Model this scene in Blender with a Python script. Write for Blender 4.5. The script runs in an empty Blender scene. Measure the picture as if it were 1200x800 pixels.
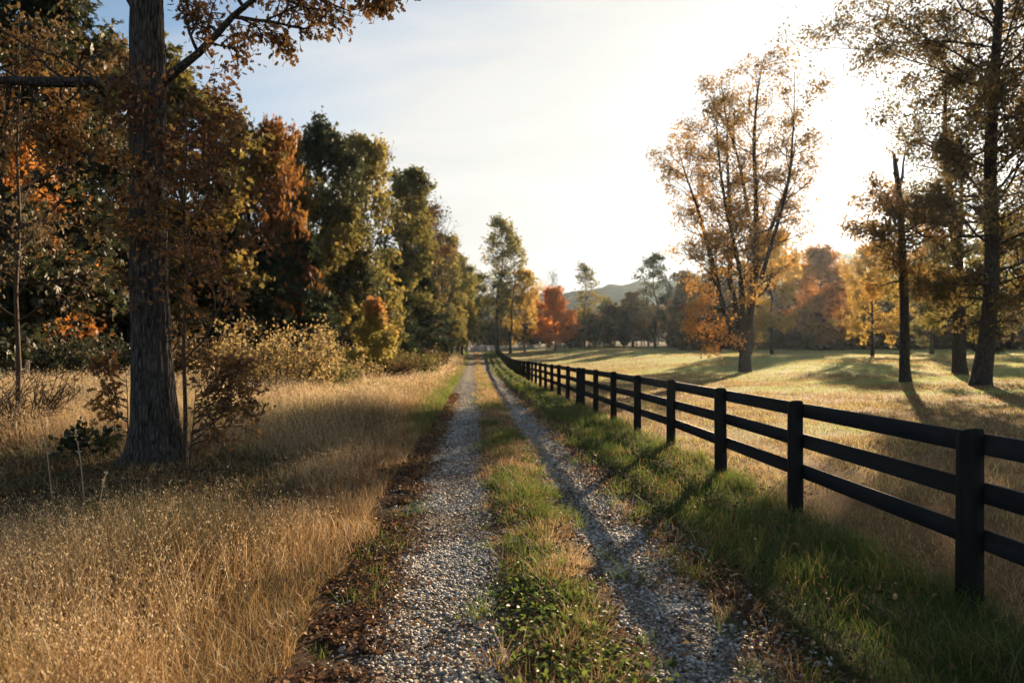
import bpy, math, random
import numpy as np
from mathutils import Vector, Matrix

SC = bpy.context.scene
COL = SC.collection
PI = math.pi
F = 820.0            # focal length in pixels of a 1200 wide picture
HOR = 403.0          # horizon row
EYE = 1.82
RND = random.Random(7)

# ------------------------------------------------------------------ noise / terrain
def vnoise(x, y, seed=0):
    x = np.asarray(x, float); y = np.asarray(y, float)
    xi = np.floor(x).astype(np.int64); yi = np.floor(y).astype(np.int64)
    fx = x - xi; fy = y - yi
    fx = fx*fx*(3-2*fx); fy = fy*fy*(3-2*fy)
    def h(a, b):
        n = (a*374761393 + b*668265263 + seed*974711) & 0x7fffffff
        n = ((n ^ (n >> 13))*1274126177) & 0x7fffffff
        return ((n ^ (n >> 16)) & 0xffff)/65535.0
    a = h(xi, yi); b = h(xi+1, yi); c = h(xi, yi+1); d = h(xi+1, yi+1)
    return (a*(1-fx)+b*fx)*(1-fy)+(c*(1-fx)+d*fx)*fy

def fbm(x, y, seed=0, o=3):
    s = 0; a = .5; t = 0
    for k in range(o):
        s = s + a*vnoise(x*2**k, y*2**k, seed+k*17); t += a; a *= .5
    return s/t

def sstep(a, b, x):
    t = np.clip((np.asarray(x, float)-a)/(b-a), 0, 1)
    return t*t*(3-2*t)

DY = [-50, 10, 23, 42, 55, 75, 100, 130, 165, 200, 300, 2000]
DZ = [0, -.02, -.22, -.46, -.74, -.95, -.86, -.5, 0, .4, 1.5, 12]
def dip(y):
    y = np.asarray(y, float)
    return sum(np.interp(y+o, DY, DZ) for o in (-6, -3, 0, 3, 6))/5

def lat(x, y):                       # distance right of the lane's own line
    return x + .055*np.asarray(y, float)

def fence_x(y):
    y = np.asarray(y, float)
    return np.where(y < 40, 3.6-.06*y, 1.2-.04*(y-40))

def ground_z(x, y):
    x = np.asarray(x, float); y = np.asarray(y, float)
    u = lat(x, y); d = dip(y)
    wl = sstep(-6, -26, u); wr = sstep(7, 30, u)
    ramp = np.interp(y, [-50, 20, 50, 100, 160, 300, 2000], [0, .02, .15, .45, .85, 2.0, 14])
    z = d*(1-wl-wr) + wl*d*.35 + wr*ramp
    far = sstep(3, 40, np.abs(u-1))
    z = z + (vnoise(x/9, y/9, 5)-.5)*.22*far + (vnoise(x/2.3, y/2.3, 6)-.5)*.06*sstep(.3, 2, np.abs(u-.5)-1.1)
    tr = np.exp(-((u+.27)/.38)**2) + np.exp(-((u-1.36)/.33)**2)
    mid = np.exp(-((u-.58)/.3)**2)
    return z - .045*tr + .03*mid

def gz(x, y): return float(ground_z(x, y))

def pos(px, Y):
    x = (px-600)*Y/F
    return x, Y, gz(x, Y)

def top_h(ytop, Y, z0):              # height of a thing whose top is seen at row ytop
    return (HOR-ytop)*Y/F + EYE - z0

# ------------------------------------------------------------------ mesh plumbing
def mesh(name, V, faces, tint=None, smooth=False):
    """faces: list of integer arrays (n,k)"""
    V = np.asarray(V, np.float32)
    me = bpy.data.meshes.new(name)
    me.vertices.add(len(V)); me.vertices.foreach_set('co', V.ravel())
    faces = [np.asarray(f, np.int32) for f in faces if len(f)]
    tot = sum(f.size for f in faces); nf = sum(len(f) for f in faces)
    me.loops.add(tot); me.polygons.add(nf)
    me.loops.foreach_set('vertex_index', np.concatenate([f.ravel() for f in faces]))
    ls = []; s = 0
    for f in faces:
        k = f.shape[1]; ls.append(s+np.arange(len(f))*k); s += f.size
    me.polygons.foreach_set('loop_start', np.concatenate(ls).astype(np.int32))
    if smooth: me.polygons.foreach_set('use_smooth', np.ones(nf, bool))
    if tint is not None:
        a = me.attributes.new('tint', 'FLOAT', 'POINT'); a.data.foreach_set('value', np.asarray(tint, np.float32))
    me.update(); me.validate()
    return me

def link(name, data, mat=None, parent=None, own_slot=False):
    o = bpy.data.objects.new(name, data); COL.objects.link(o)
    if mat is not None:
        if not data.materials: data.materials.append(mat)
        if own_slot:
            o.material_slots[0].link = 'OBJECT'; o.material_slots[0].material = mat
    if parent is not None: o.parent = parent
    return o

def tag(o, label=None, cat=None, group=None, kind=None):
    if label: o['label'] = label
    if cat: o['category'] = cat
    if group: o['group'] = group
    if kind: o['kind'] = kind
    return o

def empty(name, loc, rz=0, sc=1.0):
    o = bpy.data.objects.new(name, None); COL.objects.link(o)
    o.empty_display_size = .2
    o.location = loc; o.rotation_euler = (0, 0, rz)
    o.scale = sc if hasattr(sc, '__len__') else (sc, sc, sc)
    return o

class MB:
    def __init__(s): s.V = []; s.Fq = {}; s.T = []; s.n = 0
    def add(s, V, faces, tint=None):
        V = np.asarray(V, np.float32)
        for f in faces:
            f = np.asarray(f, np.int32)
            if len(f): s.Fq.setdefault(f.shape[1], []).append(f+s.n)
        s.V.append(V); s.T.append(np.full(len(V), .5, np.float32) if tint is None else np.broadcast_to(np.asarray(tint, np.float32), (len(V),)))
        s.n += len(V)
    def mesh(s, name, smooth=False):
        return mesh(name, np.concatenate(s.V), [np.concatenate(v) for v in s.Fq.values()], np.concatenate(s.T), smooth)

def tube(mb, P, R, k=6, tint=None, cap=True, rough=0, rs=None):
    P = np.asarray(P, float); R = np.asarray(R, float); n = len(P)
    D = np.gradient(P, axis=0); D /= np.linalg.norm(D, axis=1, keepdims=True)+1e-9
    ref = np.array([1., 0, 0]) if abs(D[0][0]) < .9 else np.array([0, 1., 0])
    A = np.cross(D, ref); A /= np.linalg.norm(A, axis=1, keepdims=True)+1e-9
    B = np.cross(D, A)
    th = np.arange(k)*2*PI/k
    rr = R[:, None]*np.ones((1, k))
    if rough:
        rr = rr*(1+rough*(rs.random((n, k))-.5))
    V = P[:, None, :] + rr[..., None]*(np.cos(th)[None, :, None]*A[:, None, :]+np.sin(th)[None, :, None]*B[:, None, :])
    i = np.arange(n-1)[:, None]*k; j = np.arange(k)[None, :]; j2 = (j+1) % k
    q = np.stack([i+j, i+j2, i+k+j2, i+k+j], -1).reshape(-1, 4)
    fs = [q]
    if cap: fs.append(np.array([[(n-1)*k+a for a in range(k)]]))
    mb.add(V.reshape(-1, 3), fs, tint)

def box(mb, c, s, M=None, tint=None, bev=0.0):
    """box with chamfered edges, centre c, full size s, optional 3x3 axes M"""
    h = np.asarray(s, float)/2; b = bev
    if b <= 0:
        V = np.array([[x, y, z] for x in (-1, 1) for y in (-1, 1) for z in (-1, 1)], float)*h
        f = np.array([[0, 1, 3, 2], [4, 6, 7, 5], [0, 4, 5, 1], [2, 3, 7, 6], [0, 2, 6, 4], [1, 5, 7, 3]])
        fs = [f]
    else:
        V = []; idx = {}
        for x in (-1, 1):
            for y in (-1, 1):
                for z in (-1, 1):
                    for ax in range(3):
                        v = np.array([x, y, z], float)*h
                        for a2 in range(3):
                            if a2 != ax: v[a2] -= (x, y, z)[a2]*b
                        idx[(x, y, z, ax)] = len(V); V.append(v)
        V = np.array(V); q = []; t = []
        for ax in range(3):
            o = [a for a in range(3) if a != ax]
            for s1 in (-1, 1):
                r = []
                for (p, w) in ((-1, -1), (1, -1), (1, 1), (-1, 1)):
                    k = [0, 0, 0]; k[ax] = s1; k[o[0]] = p; k[o[1]] = w
                    r.append(idx[(k[0], k[1], k[2], ax)])
                q.append(r)
            for p in (-1, 1):
                for w in (-1, 1):
                    k0 = [0, 0, 0]; k0[ax] = -1; k0[o[0]] = p; k0[o[1]] = w
                    k1 = list(k0); k1[ax] = 1
                    q.append([idx[(*k0, o[0])], idx[(*k1, o[0])], idx[(*k1, o[1])], idx[(*k0, o[1])]])
        for x in (-1, 1):
            for y in (-1, 1):
                for z in (-1, 1):
                    t.append([idx[(x, y, z, a)] for a in range(3)])
        fs = [np.array(q), np.array(t)]
    if M is not None: V = V @ np.asarray(M, float).T
    mb.add(V+np.asarray(c, float), fs, tint)

# leaf outlines: (template vertices, face arrays), length 1 along +Y, normal +Z
def tpl_diamond():
    V = np.array([[0, 0, 0], [.30, .45, .06], [0, 1, -.06], [-.30, .45, .06]])
    return V, [np.array([[0, 1, 2, 3]])]
def tpl_seed():
    V = np.array([[0, 0, 0], [.11, .4, .03], [0, 1, 0], [-.11, .4, .03]])
    return V, [np.array([[0, 1, 2, 3]])]
def tpl_oval():
    V = np.array([[0, 0, 0], [.27, .3, .07], [.27, .65, .05], [0, 1, -.08], [-.27, .65, .05], [-.27, .3, .07]])
    return V, [np.array([[0, 1, 2, 3], [0, 3, 4, 5]])]
def tpl_oak():
    h = [(.10, .06), (.26, .22), (.12, .34), (.36, .52), (.14, .62), (.30, .80), (.10, .86)]
    V = [[0, 0, 0]] + [[a, b, .22*a-.16*b*b] for a, b in h] + [[0, 1, -.16]] + [[-a, b, .22*a-.16*b*b] for a, b in reversed(h)]
    return np.array(V), [np.array([[0, 1, 2, 3, 4, 5, 6, 7, 8], [0, 8, 9, 10, 11, 12, 13, 14, 15]])]
def tpl_spray():           # a little bunch of five pointed leaflets, for far crowns
    V = []; Q = []
    for k, a in enumerate((-1.15, -.55, 0, .55, 1.15)):
        c, s = math.cos(a), math.sin(a)
        L = (.72, .9, 1, .9, .72)[k]; w = .17
        zz = (.10, -.06, .05, -.08, .12)[k]
        for (x, y, z) in ((0, 0, 0), (w, .5*L, zz), (0, L, -.08+zz*.3), (-w, .5*L, zz)):
            V.append([x*c+y*s, -x*s+y*c, z])
        Q.append([4*k+i for i in range(4)])
    return np.array(V), [np.array(Q)]
def tpl_needle():
    V = []; Q = []
    for k, a in enumerate((-.9, -.45, 0, .45, .9)):
        c, s = math.cos(a), math.sin(a); L = (.7, .9, 1.1, .9, .7)[k]; w = .075
        for (x, y, z) in ((0, 0, 0), (w, .45*L, .04), (0, L, -.05), (-w, .45*L, .04)):
            V.append([x*c+y*s, -x*s+y*c, z])
        Q.append([4*k+i for i in range(4)])
    return np.array(V), [np.array(Q)]

def leaves(mb, rng, P, D, size, tpl, tint, flat=0.0):
    """one template per point P pointing along D (unit-ish); flat>0 pulls leaf normals towards the vertical"""
    n = len(P)
    if n == 0: return
    D = D/(np.linalg.norm(D, axis=1, keepdims=True)+1e-9)
    N = rng.normal(size=(n, 3)); N[:, 2] += flat*3
    N -= (N*D).sum(1, keepdims=True)*D
    N /= np.linalg.norm(N, axis=1, keepdims=True)+1e-9
    X = np.cross(D, N)
    T, fs = tpl; k = len(T)
    size = np.broadcast_to(size, (n,))
    wob = 1+.25*(rng.random((n, 1, 1))-.5)
    V = P[:, None, :] + size[:, None, None]*(T[None, :, 0:1]*wob*X[:, None, :]+T[None, :, 1:2]*D[:, None, :]+T[None, :, 2:3]*N[:, None, :])
    off = (np.arange(n)*k)[:, None, None]
    mb.add(V.reshape(-1, 3), [(f[None]+off).reshape(-1, f.shape[1]) for f in fs], np.repeat(np.broadcast_to(tint, (n,)), k))

# ------------------------------------------------------------------ materials
def new_mat(name):
    m = bpy.data.materials.new(name); m.use_nodes = True
    nt = m.node_tree; nt.nodes.clear()
    return m, nt, nt.nodes, nt.links
def ramp_set(r, stops):
    els = r.color_ramp.elements
    while len(els) > 1: els.remove(els[-1])
    els[0].position = stops[0][0]; els[0].color = (*stops[0][1], 1)
    for p, c in stops[1:]:
        e = els.new(p); e.color = (*c, 1)

def leaf_mat(name, stops, trans=.45, gloss=.035, rough=.5, vary=.22, boost=1.25):
    m, nt, N, L = new_mat(name)
    at = N.new('ShaderNodeAttribute'); at.attribute_name = 'tint'
    oi = N.new('ShaderNodeObjectInfo')
    ma = N.new('ShaderNodeMath'); ma.operation = 'MULTIPLY_ADD'
    L.new(oi.outputs['Random'], ma.inputs[0]); ma.inputs[1].default_value = vary
    ad = N.new('ShaderNodeMath'); ad.operation = 'ADD'; ad.inputs[1].default_value = -vary/2
    L.new(at.outputs['Fac'], ad.inputs[0]); L.new(ad.outputs[0], ma.inputs[2])
    r = N.new('ShaderNodeValToRGB'); ramp_set(r, stops); L.new(ma.outputs[0], r.inputs[0])
    d = N.new('ShaderNodeBsdfDiffuse'); L.new(r.outputs[0], d.inputs[0])
    t = N.new('ShaderNodeBsdfTranslucent')
    g = N.new('ShaderNodeGamma'); g.inputs[1].default_value = .85
    L.new(r.outputs[0], g.inputs[0]); L.new(g.outputs[0], t.inputs[0])
    mx = N.new('ShaderNodeMixShader'); mx.inputs[0].default_value = trans
    L.new(d.outputs[0], mx.inputs[1]); L.new(t.outputs[0], mx.inputs[2])
    gl = N.new('ShaderNodeBsdfGlossy'); gl.inputs['Roughness'].default_value = rough
    gl.inputs[0].default_value = (.8, .8, .8, 1)
    m2 = N.new('ShaderNodeMixShader'); m2.inputs[0].default_value = gloss
    L.new(mx.outputs[0], m2.inputs[1]); L.new(gl.outputs[0], m2.inputs[2])
    o = N.new('ShaderNodeOutputMaterial'); L.new(m2.outputs[0], o.inputs[0])
    return m

def bark_mat(name, dark, light, scale=9, stretch=.12, bump=.6, dist=.03):
    m, nt, N, L = new_mat(name)
    tc = N.new('ShaderNodeTexCoord'); mp = N.new('ShaderNodeMapping')
    mp.inputs['Scale'].default_value = (scale, scale, scale*stretch)
    L.new(tc.outputs['Object'], mp.inputs[0])
    n1 = N.new('ShaderNodeTexNoise'); n1.inputs['Scale'].default_value = 2.2; n1.inputs['Detail'].default_value = 7; n1.inputs['Roughness'].default_value = .24
    n1.inputs['Distortion'].default_value = .7
    L.new(mp.outputs[0], n1.inputs['Vector'])
    v = N.new('ShaderNodeTexVoronoi'); v.feature = 'DISTANCE_TO_EDGE'; v.inputs['Scale'].default_value = 2.6
    L.new(mp.outputs[0], v.inputs['Vector'])
    mu = N.new('ShaderNodeMath'); mu.operation = 'MULTIPLY'; L.new(v.outputs['Distance'], mu.inputs[0]); mu.inputs[1].default_value = 1.6
    ad = N.new('ShaderNodeMath'); ad.operation = 'ADD'; L.new(mu.outputs[0], ad.inputs[0]); L.new(n1.outputs[0], ad.inputs[1])
    r = N.new('ShaderNodeValToRGB'); ramp_set(r, [(.3, dark), (.95, light)]); L.new(ad.outputs[0], r.inputs[0])
    b = N.new('ShaderNodeBump'); b.inputs['Strength'].default_value = bump; b.inputs['Distance'].default_value = dist
    L.new(ad.outputs[0], b.inputs['Height'])
    p = N.new('ShaderNodeBsdfPrincipled'); p.inputs['Roughness'].default_value = .9; p.inputs['Specular IOR Level'].default_value = .2
    L.new(r.outputs[0], p.inputs['Base Color']); L.new(b.outputs[0], p.inputs['Normal'])
    o = N.new('ShaderNodeOutputMaterial'); L.new(p.outputs[0], o.inputs[0])
    return m

M = {}
M['oak_bark'] = bark_mat('oak_bark', (.012, .010, .009), (.10, .083, .072), 8, .2, 1.0, .06)
M['bark'] = bark_mat('dark_bark', (.015, .012, .010), (.065, .052, .042), 5, .2, .6, .03)
M['grey_bark'] = bark_mat('grey_bark', (.03, .026, .022), (.11, .095, .08), 5, .2, .6, .03)
M['stem'] = bark_mat('twig_bark', (.03, .02, .013), (.09, .06, .04), 14, .2, .3, .01)
M['rust'] = leaf_mat('rust_oak_leaf', [(0, (.04, .014, .006)), (.3, (.085, .034, .011)), (.55, (.15, .064, .017)), (.8, (.24, .125, .03)), (1, (.16, .13, .03))], .45, .035)
M['oak_green'] = leaf_mat('olive_oak_leaf', [(0, (.035, .04, .012)), (.4, (.115, .098, .022)), (.7, (.21, .145, .03)), (1, (.32, .17, .032))], .45)
M['olive'] = leaf_mat('olive_leaf', [(0, (.04, .044, .014)), (.45, (.13, .118, .028)), (.8, (.25, .185, .038)), (1, (.36, .22, .045))], .46)
M['grey_green'] = leaf_mat('grey_green_leaf', [(0, (.02, .028, .013)), (.55, (.05, .055, .022)), (1, (.11, .10, .035))], .35)
M['amber'] = leaf_mat('amber_leaf', [(0, (.09, .03, .008)), (.5, (.24, .095, .018)), (1, (.36, .17, .03))], .45)
M['beech'] = leaf_mat('bronze_leaf', [(0, (.05, .035, .012)), (.5, (.15, .10, .03)), (1, (.32, .20, .045))], .5)
M['gold'] = leaf_mat('golden_brown_leaf', [(0, (.12, .06, .016)), (.5, (.30, .17, .04)), (.8, (.58, .27, .05)), (1, (.68, .27, .05))], .5)
M['brown'] = leaf_mat('brown_leaf', [(0, (.035, .022, .011)), (.5, (.095, .058, .022)), (1, (.17, .10, .03))], .4)
M['orange'] = leaf_mat('orange_leaf', [(0, (.20, .065, .014)), (.45, (.42, .16, .026)), (.8, (.52, .24, .04)), (1, (.46, .28, .06))], .55)
M['fire'] = leaf_mat('orange_red_leaf', [(0, (.42, .10, .024)), (.5, (.64, .22, .045)), (1, (.72, .32, .06))], .5)
M['yellow'] = leaf_mat('yellow_leaf', [(0, (.22, .14, .028)), (.5, (.45, .28, .05)), (1, (.58, .38, .075))], .55)
M['lime'] = leaf_mat('yellow_green_leaf', [(0, (.07, .07, .017)), (.5, (.20, .17, .032)), (1, (.40, .29, .05))], .5)
M['pine'] = leaf_mat('pine_needle', [(0, (.012, .02, .010)), (.6, (.03, .045, .02)), (1, (.06, .07, .028))], .25)
M['cedar'] = leaf_mat('cedar_foliage', [(0, (.009, .013, .009)), (1, (.022, .028, .016))], .15)
M['redtip'] = leaf_mat('red_tipped_leaf', [(0, (.07, .075, .02)), (.4, (.30, .24, .05)), (.7, (.48, .20, .06)), (1, (.60, .15, .09))], .5)
M['bush'] = leaf_mat('golden_bush_leaf', [(0, (.13, .085, .03)), (.5, (.32, .22, .08)), (1, (.46, .345, .15))], .5)
M['shade_leaf'] = leaf_mat('shade_darkened_leaf', [(0, (.015, .02, .008)), (1, (.04, .045, .018))], .3)  # leaf colour lowered to paint in the left wood's shade
M['straw'] = leaf_mat('straw_grass', [(0, (.05, .055, .016)), (.16, (.10, .085, .025)), (.3, (.26, .13, .05)), (.55, (.38, .262, .132)), (.8, (.50, .375, .22)), (1, (.58, .45, .29))], .5, .03, .4, 0)
M['green'] = leaf_mat('green_grass', [(0, (.024, .045, .008)), (.5, (.072, .108, .016)), (.8, (.15, .16, .03)), (.92, (.20, .13, .045)), (1, (.27, .19, .09))], .5, .03, .42, 0)
M['meadow'] = leaf_mat('meadow_grass', [(0, (.14, .19, .045)), (.35, (.28, .31, .09)), (.6, (.44, .42, .17)), (.8, (.30, .18, .08)), (1, (.17, .09, .04))], .5, .04, .4, 0)
M['litter'] = leaf_mat('dry_leaf_litter', [(0, (.035, .018, .01)), (.4, (.10, .045, .02)), (.75, (.19, .085, .035)), (1, (.30, .19, .10))], .25, .03, .45, 0)

def stone_mat():
    m, nt, N, L = new_mat('grey_limestone')
    at = N.new('ShaderNodeAttribute'); at.attribute_name = 'tint'
    r = N.new('ShaderNodeValToRGB'); ramp_set(r, [(0, (.17, .145, .115)), (.5, (.40, .35, .285)), (.85, (.60, .535, .455)), (1, (.74, .68, .60))])
    L.new(at.outputs['Fac'], r.inputs[0])
    tc = N.new('ShaderNodeTexCoord')
    n = N.new('ShaderNodeTexNoise'); n.inputs['Scale'].default_value = 60; n.inputs['Detail'].default_value = 4
    L.new(tc.outputs['Object'], n.inputs['Vector'])
    mx = N.new('ShaderNodeMix'); mx.data_type = 'RGBA'; mx.blend_type = 'MULTIPLY'; mx.inputs[0].default_value = .6
    L.new(r.outputs[0], mx.inputs[6]); L.new(n.outputs[0], mx.inputs[7])
    g = N.new('ShaderNodeGamma'); g.inputs[1].default_value = .8; L.new(mx.outputs[2], g.inputs[0])
    p = N.new('ShaderNodeBsdfPrincipled'); p.inputs['Roughness'].default_value = .7; p.inputs['Specular IOR Level'].default_value = .35
    L.new(g.outputs[0], p.inputs['Base Color'])
    o = N.new('ShaderNodeOutputMaterial'); L.new(p.outputs[0], o.inputs[0])
    return m
M['stone'] = stone_mat()

def ground_mat(name, attr, fine=40, bump=.5, bdist=.03, vor=0):
    """earth: vertex colour zones broken up by several scales of noise"""
    m, nt, N, L = new_mat(name)
    at = N.new('ShaderNodeAttribute'); at.attribute_name = attr
    tc = N.new('ShaderNodeTexCoord')
    n = N.new('ShaderNodeTexNoise'); n.inputs['Scale'].default_value = fine; n.inputs['Detail'].default_value = 8; n.inputs['Roughness'].default_value = .7
    L.new(tc.outputs['Object'], n.inputs['Vector'])
    n2 = N.new('ShaderNodeTexNoise'); n2.inputs['Scale'].default_value = 1.7; n2.inputs['Detail'].default_value = 6; n2.inputs['Roughness'].default_value = .65
    L.new(tc.outputs['Object'], n2.inputs['Vector'])
    r = N.new('ShaderNodeValToRGB'); ramp_set(r, [(.25, (.35, .33, .30)), (.55, (1, 1, 1)), (.8, (1.45, 1.4, 1.3))]); L.new(n.outputs[0], r.inputs[0])
    r2 = N.new('ShaderNodeValToRGB'); ramp_set(r2, [(.3, (.65, .62, .55)), (.7, (1.25, 1.25, 1.2))]); L.new(n2.outputs[0], r2.inputs[0])
    m1 = N.new('ShaderNodeMix'); m1.data_type = 'RGBA'; m1.blend_type = 'MULTIPLY'; m1.inputs[0].default_value = .8
    L.new(at.outputs['Color'], m1.inputs[6]); L.new(r.outputs[0], m1.inputs[7])
    m2 = N.new('ShaderNodeMix'); m2.data_type = 'RGBA'; m2.blend_type = 'MULTIPLY'; m2.inputs[0].default_value = .8
    L.new(m1.outputs[2], m2.inputs[6]); L.new(r2.outputs[0], m2.inputs[7])
    b = N.new('ShaderNodeBump'); b.inputs['Strength'].default_value = bump; b.inputs['Distance'].default_value = bdist
    L.new(n.outputs[0], b.inputs['Height'])
    p = N.new('ShaderNodeBsdfPrincipled'); p.inputs['Roughness'].default_value = .95; p.inputs['Specular IOR Level'].default_value = .1
    L.new(m2.outputs[2], p.inputs['Base Color']); L.new(b.outputs[0], p.inputs['Normal'])
    if vor:
        v = N.new('ShaderNodeTexVoronoi'); v.inputs['Scale'].default_value = vor; L.new(tc.outputs['Object'], v.inputs['Vector'])
        vr = N.new('ShaderNodeValToRGB'); ramp_set(vr, [(.0, (.5, .5, .5)), (.6, (1.1, 1.1, 1.1)), (1, (1.7, 1.7, 1.7))]); L.new(v.outputs['Color'], vr.inputs[0])
        m3 = N.new('ShaderNodeMix'); m3.data_type = 'RGBA'; m3.blend_type = 'MULTIPLY'; m3.inputs[0].default_value = 1
        L.new(m2.outputs[2], m3.inputs[6]); L.new(vr.outputs[0], m3.inputs[7]); L.new(m3.outputs[2], p.inputs['Base Color'])
        b2 = N.new('ShaderNodeBump'); b2.invert = True; b2.inputs['Strength'].default_value = .9; b2.inputs['Distance'].default_value = .02
        L.new(v.outputs['Distance'], b2.inputs['Height']); L.new(b.outputs[0], b2.inputs['Normal']); L.new(b2.outputs[0], p.inputs['Normal'])
    o = N.new('ShaderNodeOutputMaterial'); L.new(p.outputs[0], o.inputs[0])
    return m

def wood_mat(name, dark, light, rough=.6, axis=1):
    m, nt, N, L = new_mat(name)
    tc = N.new('ShaderNodeTexCoord'); mp = N.new('ShaderNodeMapping')
    s = [22, 22, 22]; s[axis] = 1.3; mp.inputs['Scale'].default_value = s
    L.new(tc.outputs['Object'], mp.inputs[0])
    n = N.new('ShaderNodeTexNoise'); n.inputs['Scale'].default_value = 1.5; n.inputs['Detail'].default_value = 6; n.inputs['Roughness'].default_value = .65
    L.new(mp.outputs[0], n.inputs['Vector'])
    n2 = N.new('ShaderNodeTexNoise'); n2.inputs['Scale'].default_value = 1.3; L.new(tc.outputs['Object'], n2.inputs['Vector'])
    mu = N.new('ShaderNodeMath'); mu.operation = 'MULTIPLY'; L.new(n.outputs[0], mu.inputs[0]); L.new(n2.outputs[0], mu.inputs[1])
    r = N.new('ShaderNodeValToRGB'); ramp_set(r, [(.12, dark), (.45, light)]); L.new(mu.outputs[0], r.inputs[0])
    b = N.new('ShaderNodeBump'); b.inputs['Strength'].default_value = .5; b.inputs['Distance'].default_value = .006; L.new(n.outputs[0], b.inputs['Height'])
    p = N.new('ShaderNodeBsdfPrincipled'); p.inputs['Roughness'].default_value = rough; p.inputs['Specular IOR Level'].default_value = .22
    L.new(r.outputs[0], p.inputs['Base Color']); L.new(b.outputs[0], p.inputs['Normal'])
    o = N.new('ShaderNodeOutputMaterial'); L.new(p.outputs[0], o.inputs[0])
    return m
M['black_post'] = wood_mat('black_stained_post', (.003, .0028, .0026), (.016, .0145, .013), .75, 2)
M['black_rail'] = wood_mat('black_stained_board', (.003, .0028, .0026), (.016, .0145, .013), .66, 1)
def vinyl_mat():
    m, nt, N, L = new_mat('white_vinyl')
    tc = N.new('ShaderNodeTexCoord'); n = N.new('ShaderNodeTexNoise'); n.inputs['Scale'].default_value = 3; L.new(tc.outputs['Object'], n.inputs['Vector'])
    r = N.new('ShaderNodeValToRGB'); ramp_set(r, [(.3, (.74, .73, .70)), (.7, (.86, .85, .83))]); L.new(n.outputs[0], r.inputs[0])
    d = N.new('ShaderNodeBsdfDiffuse'); t = N.new('ShaderNodeBsdfTranslucent'); L.new(r.outputs[0], d.inputs[0]); L.new(r.outputs[0], t.inputs[0])
    x = N.new('ShaderNodeMixShader'); x.inputs[0].default_value = .45; L.new(d.outputs[0], x.inputs[1]); L.new(t.outputs[0], x.inputs[2])
    o = N.new('ShaderNodeOutputMaterial'); L.new(x.outputs[0], o.inputs[0]); return m
M['white_vinyl'] = vinyl_mat()

# ------------------------------------------------------------------ camera, light, sky, render
cam_d = bpy.data.cameras.new('camera'); cam = bpy.data.objects.new('camera', cam_d); COL.objects.link(cam)
cam_d.sensor_width = 36; cam_d.lens = 36*F/1200
cam.location = (0, 0, EYE); cam.rotation_euler = (PI/2+math.atan(3/F), 0, 0)
cam_d.clip_start = .05; cam_d.clip_end = 6000
cam_d.dof.use_dof = True; cam_d.dof.focus_distance = 6.5; cam_d.dof.aperture_fstop = 1.8
SC.camera = cam

SUN_AZ = math.atan2(1032-600, F); SUN_EL = math.atan2(HOR-183, math.hypot(F, 432))
sd = Vector((math.sin(SUN_AZ)*math.cos(SUN_EL), math.cos(SUN_AZ)*math.cos(SUN_EL), math.sin(SUN_EL)))
sun_d = bpy.data.lights.new('sun', 'SUN'); sun = bpy.data.objects.new('sun', sun_d); COL.objects.link(sun)
sun_d.energy = 5.0; sun_d.angle = math.radians(.53); sun_d.color = (1.0, .75, .46)
sun.rotation_euler = sd.to_track_quat('Z', 'Y').to_euler()

w = bpy.data.worlds.new('World'); SC.world = w; w.use_nodes = True
N = w.node_tree.nodes; L = w.node_tree.links; N.clear()
sky = N.new('ShaderNodeTexSky'); sky.sky_type = 'NISHITA'; sky.sun_disc = False
sky.sun_elevation = SUN_EL; sky.sun_rotation = SUN_AZ
sky.altitude = 200; sky.air_density = 1.0; sky.dust_density = .7; sky.ozone_density = 1.3
tc = N.new('ShaderNodeTexCoord')
dt = N.new('ShaderNodeVectorMath'); dt.operation = 'DOT_PRODUCT'; dt.inputs[1].default_value = sd
L.new(tc.outputs['Generated'], dt.inputs[0])
# high thin cloud: direction projected on a flat layer, stretched
sp = N.new('ShaderNodeSeparateXYZ'); L.new(tc.outputs['Generated'], sp.inputs[0])
az = N.new('ShaderNodeMath'); az.operation = 'ADD'; az.inputs[1].default_value = .22; L.new(sp.outputs[2], az.inputs[0])
mx_ = N.new('ShaderNodeMath'); mx_.operation = 'MAXIMUM'; mx_.inputs[1].default_value = .05; L.new(az.outputs[0], mx_.inputs[0])
dx = N.new('ShaderNodeMath'); dx.operation = 'DIVIDE'; L.new(sp.outputs[0], dx.inputs[0]); L.new(mx_.outputs[0], dx.inputs[1])
dy = N.new('ShaderNodeMath'); dy.operation = 'DIVIDE'; L.new(sp.outputs[1], dy.inputs[0]); L.new(mx_.outputs[0], dy.inputs[1])
cb = N.new('ShaderNodeCombineXYZ'); L.new(dx.outputs[0], cb.inputs[0]); L.new(dy.outputs[0], cb.inputs[1])
mp = N.new('ShaderNodeMapping'); mp.inputs['Rotation'].default_value = (0, 0, .5); mp.inputs['Scale'].default_value = (.55, 1.5, 1)
L.new(cb.outputs[0], mp.inputs[0])
cn = N.new('ShaderNodeTexNoise'); cn.inputs['Scale'].default_value = 1.1; cn.inputs['Detail'].default_value = 9; cn.inputs['Roughness'].default_value = .55; cn.inputs['Distortion'].default_value = .4
L.new(mp.outputs[0], cn.inputs['Vector'])
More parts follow.
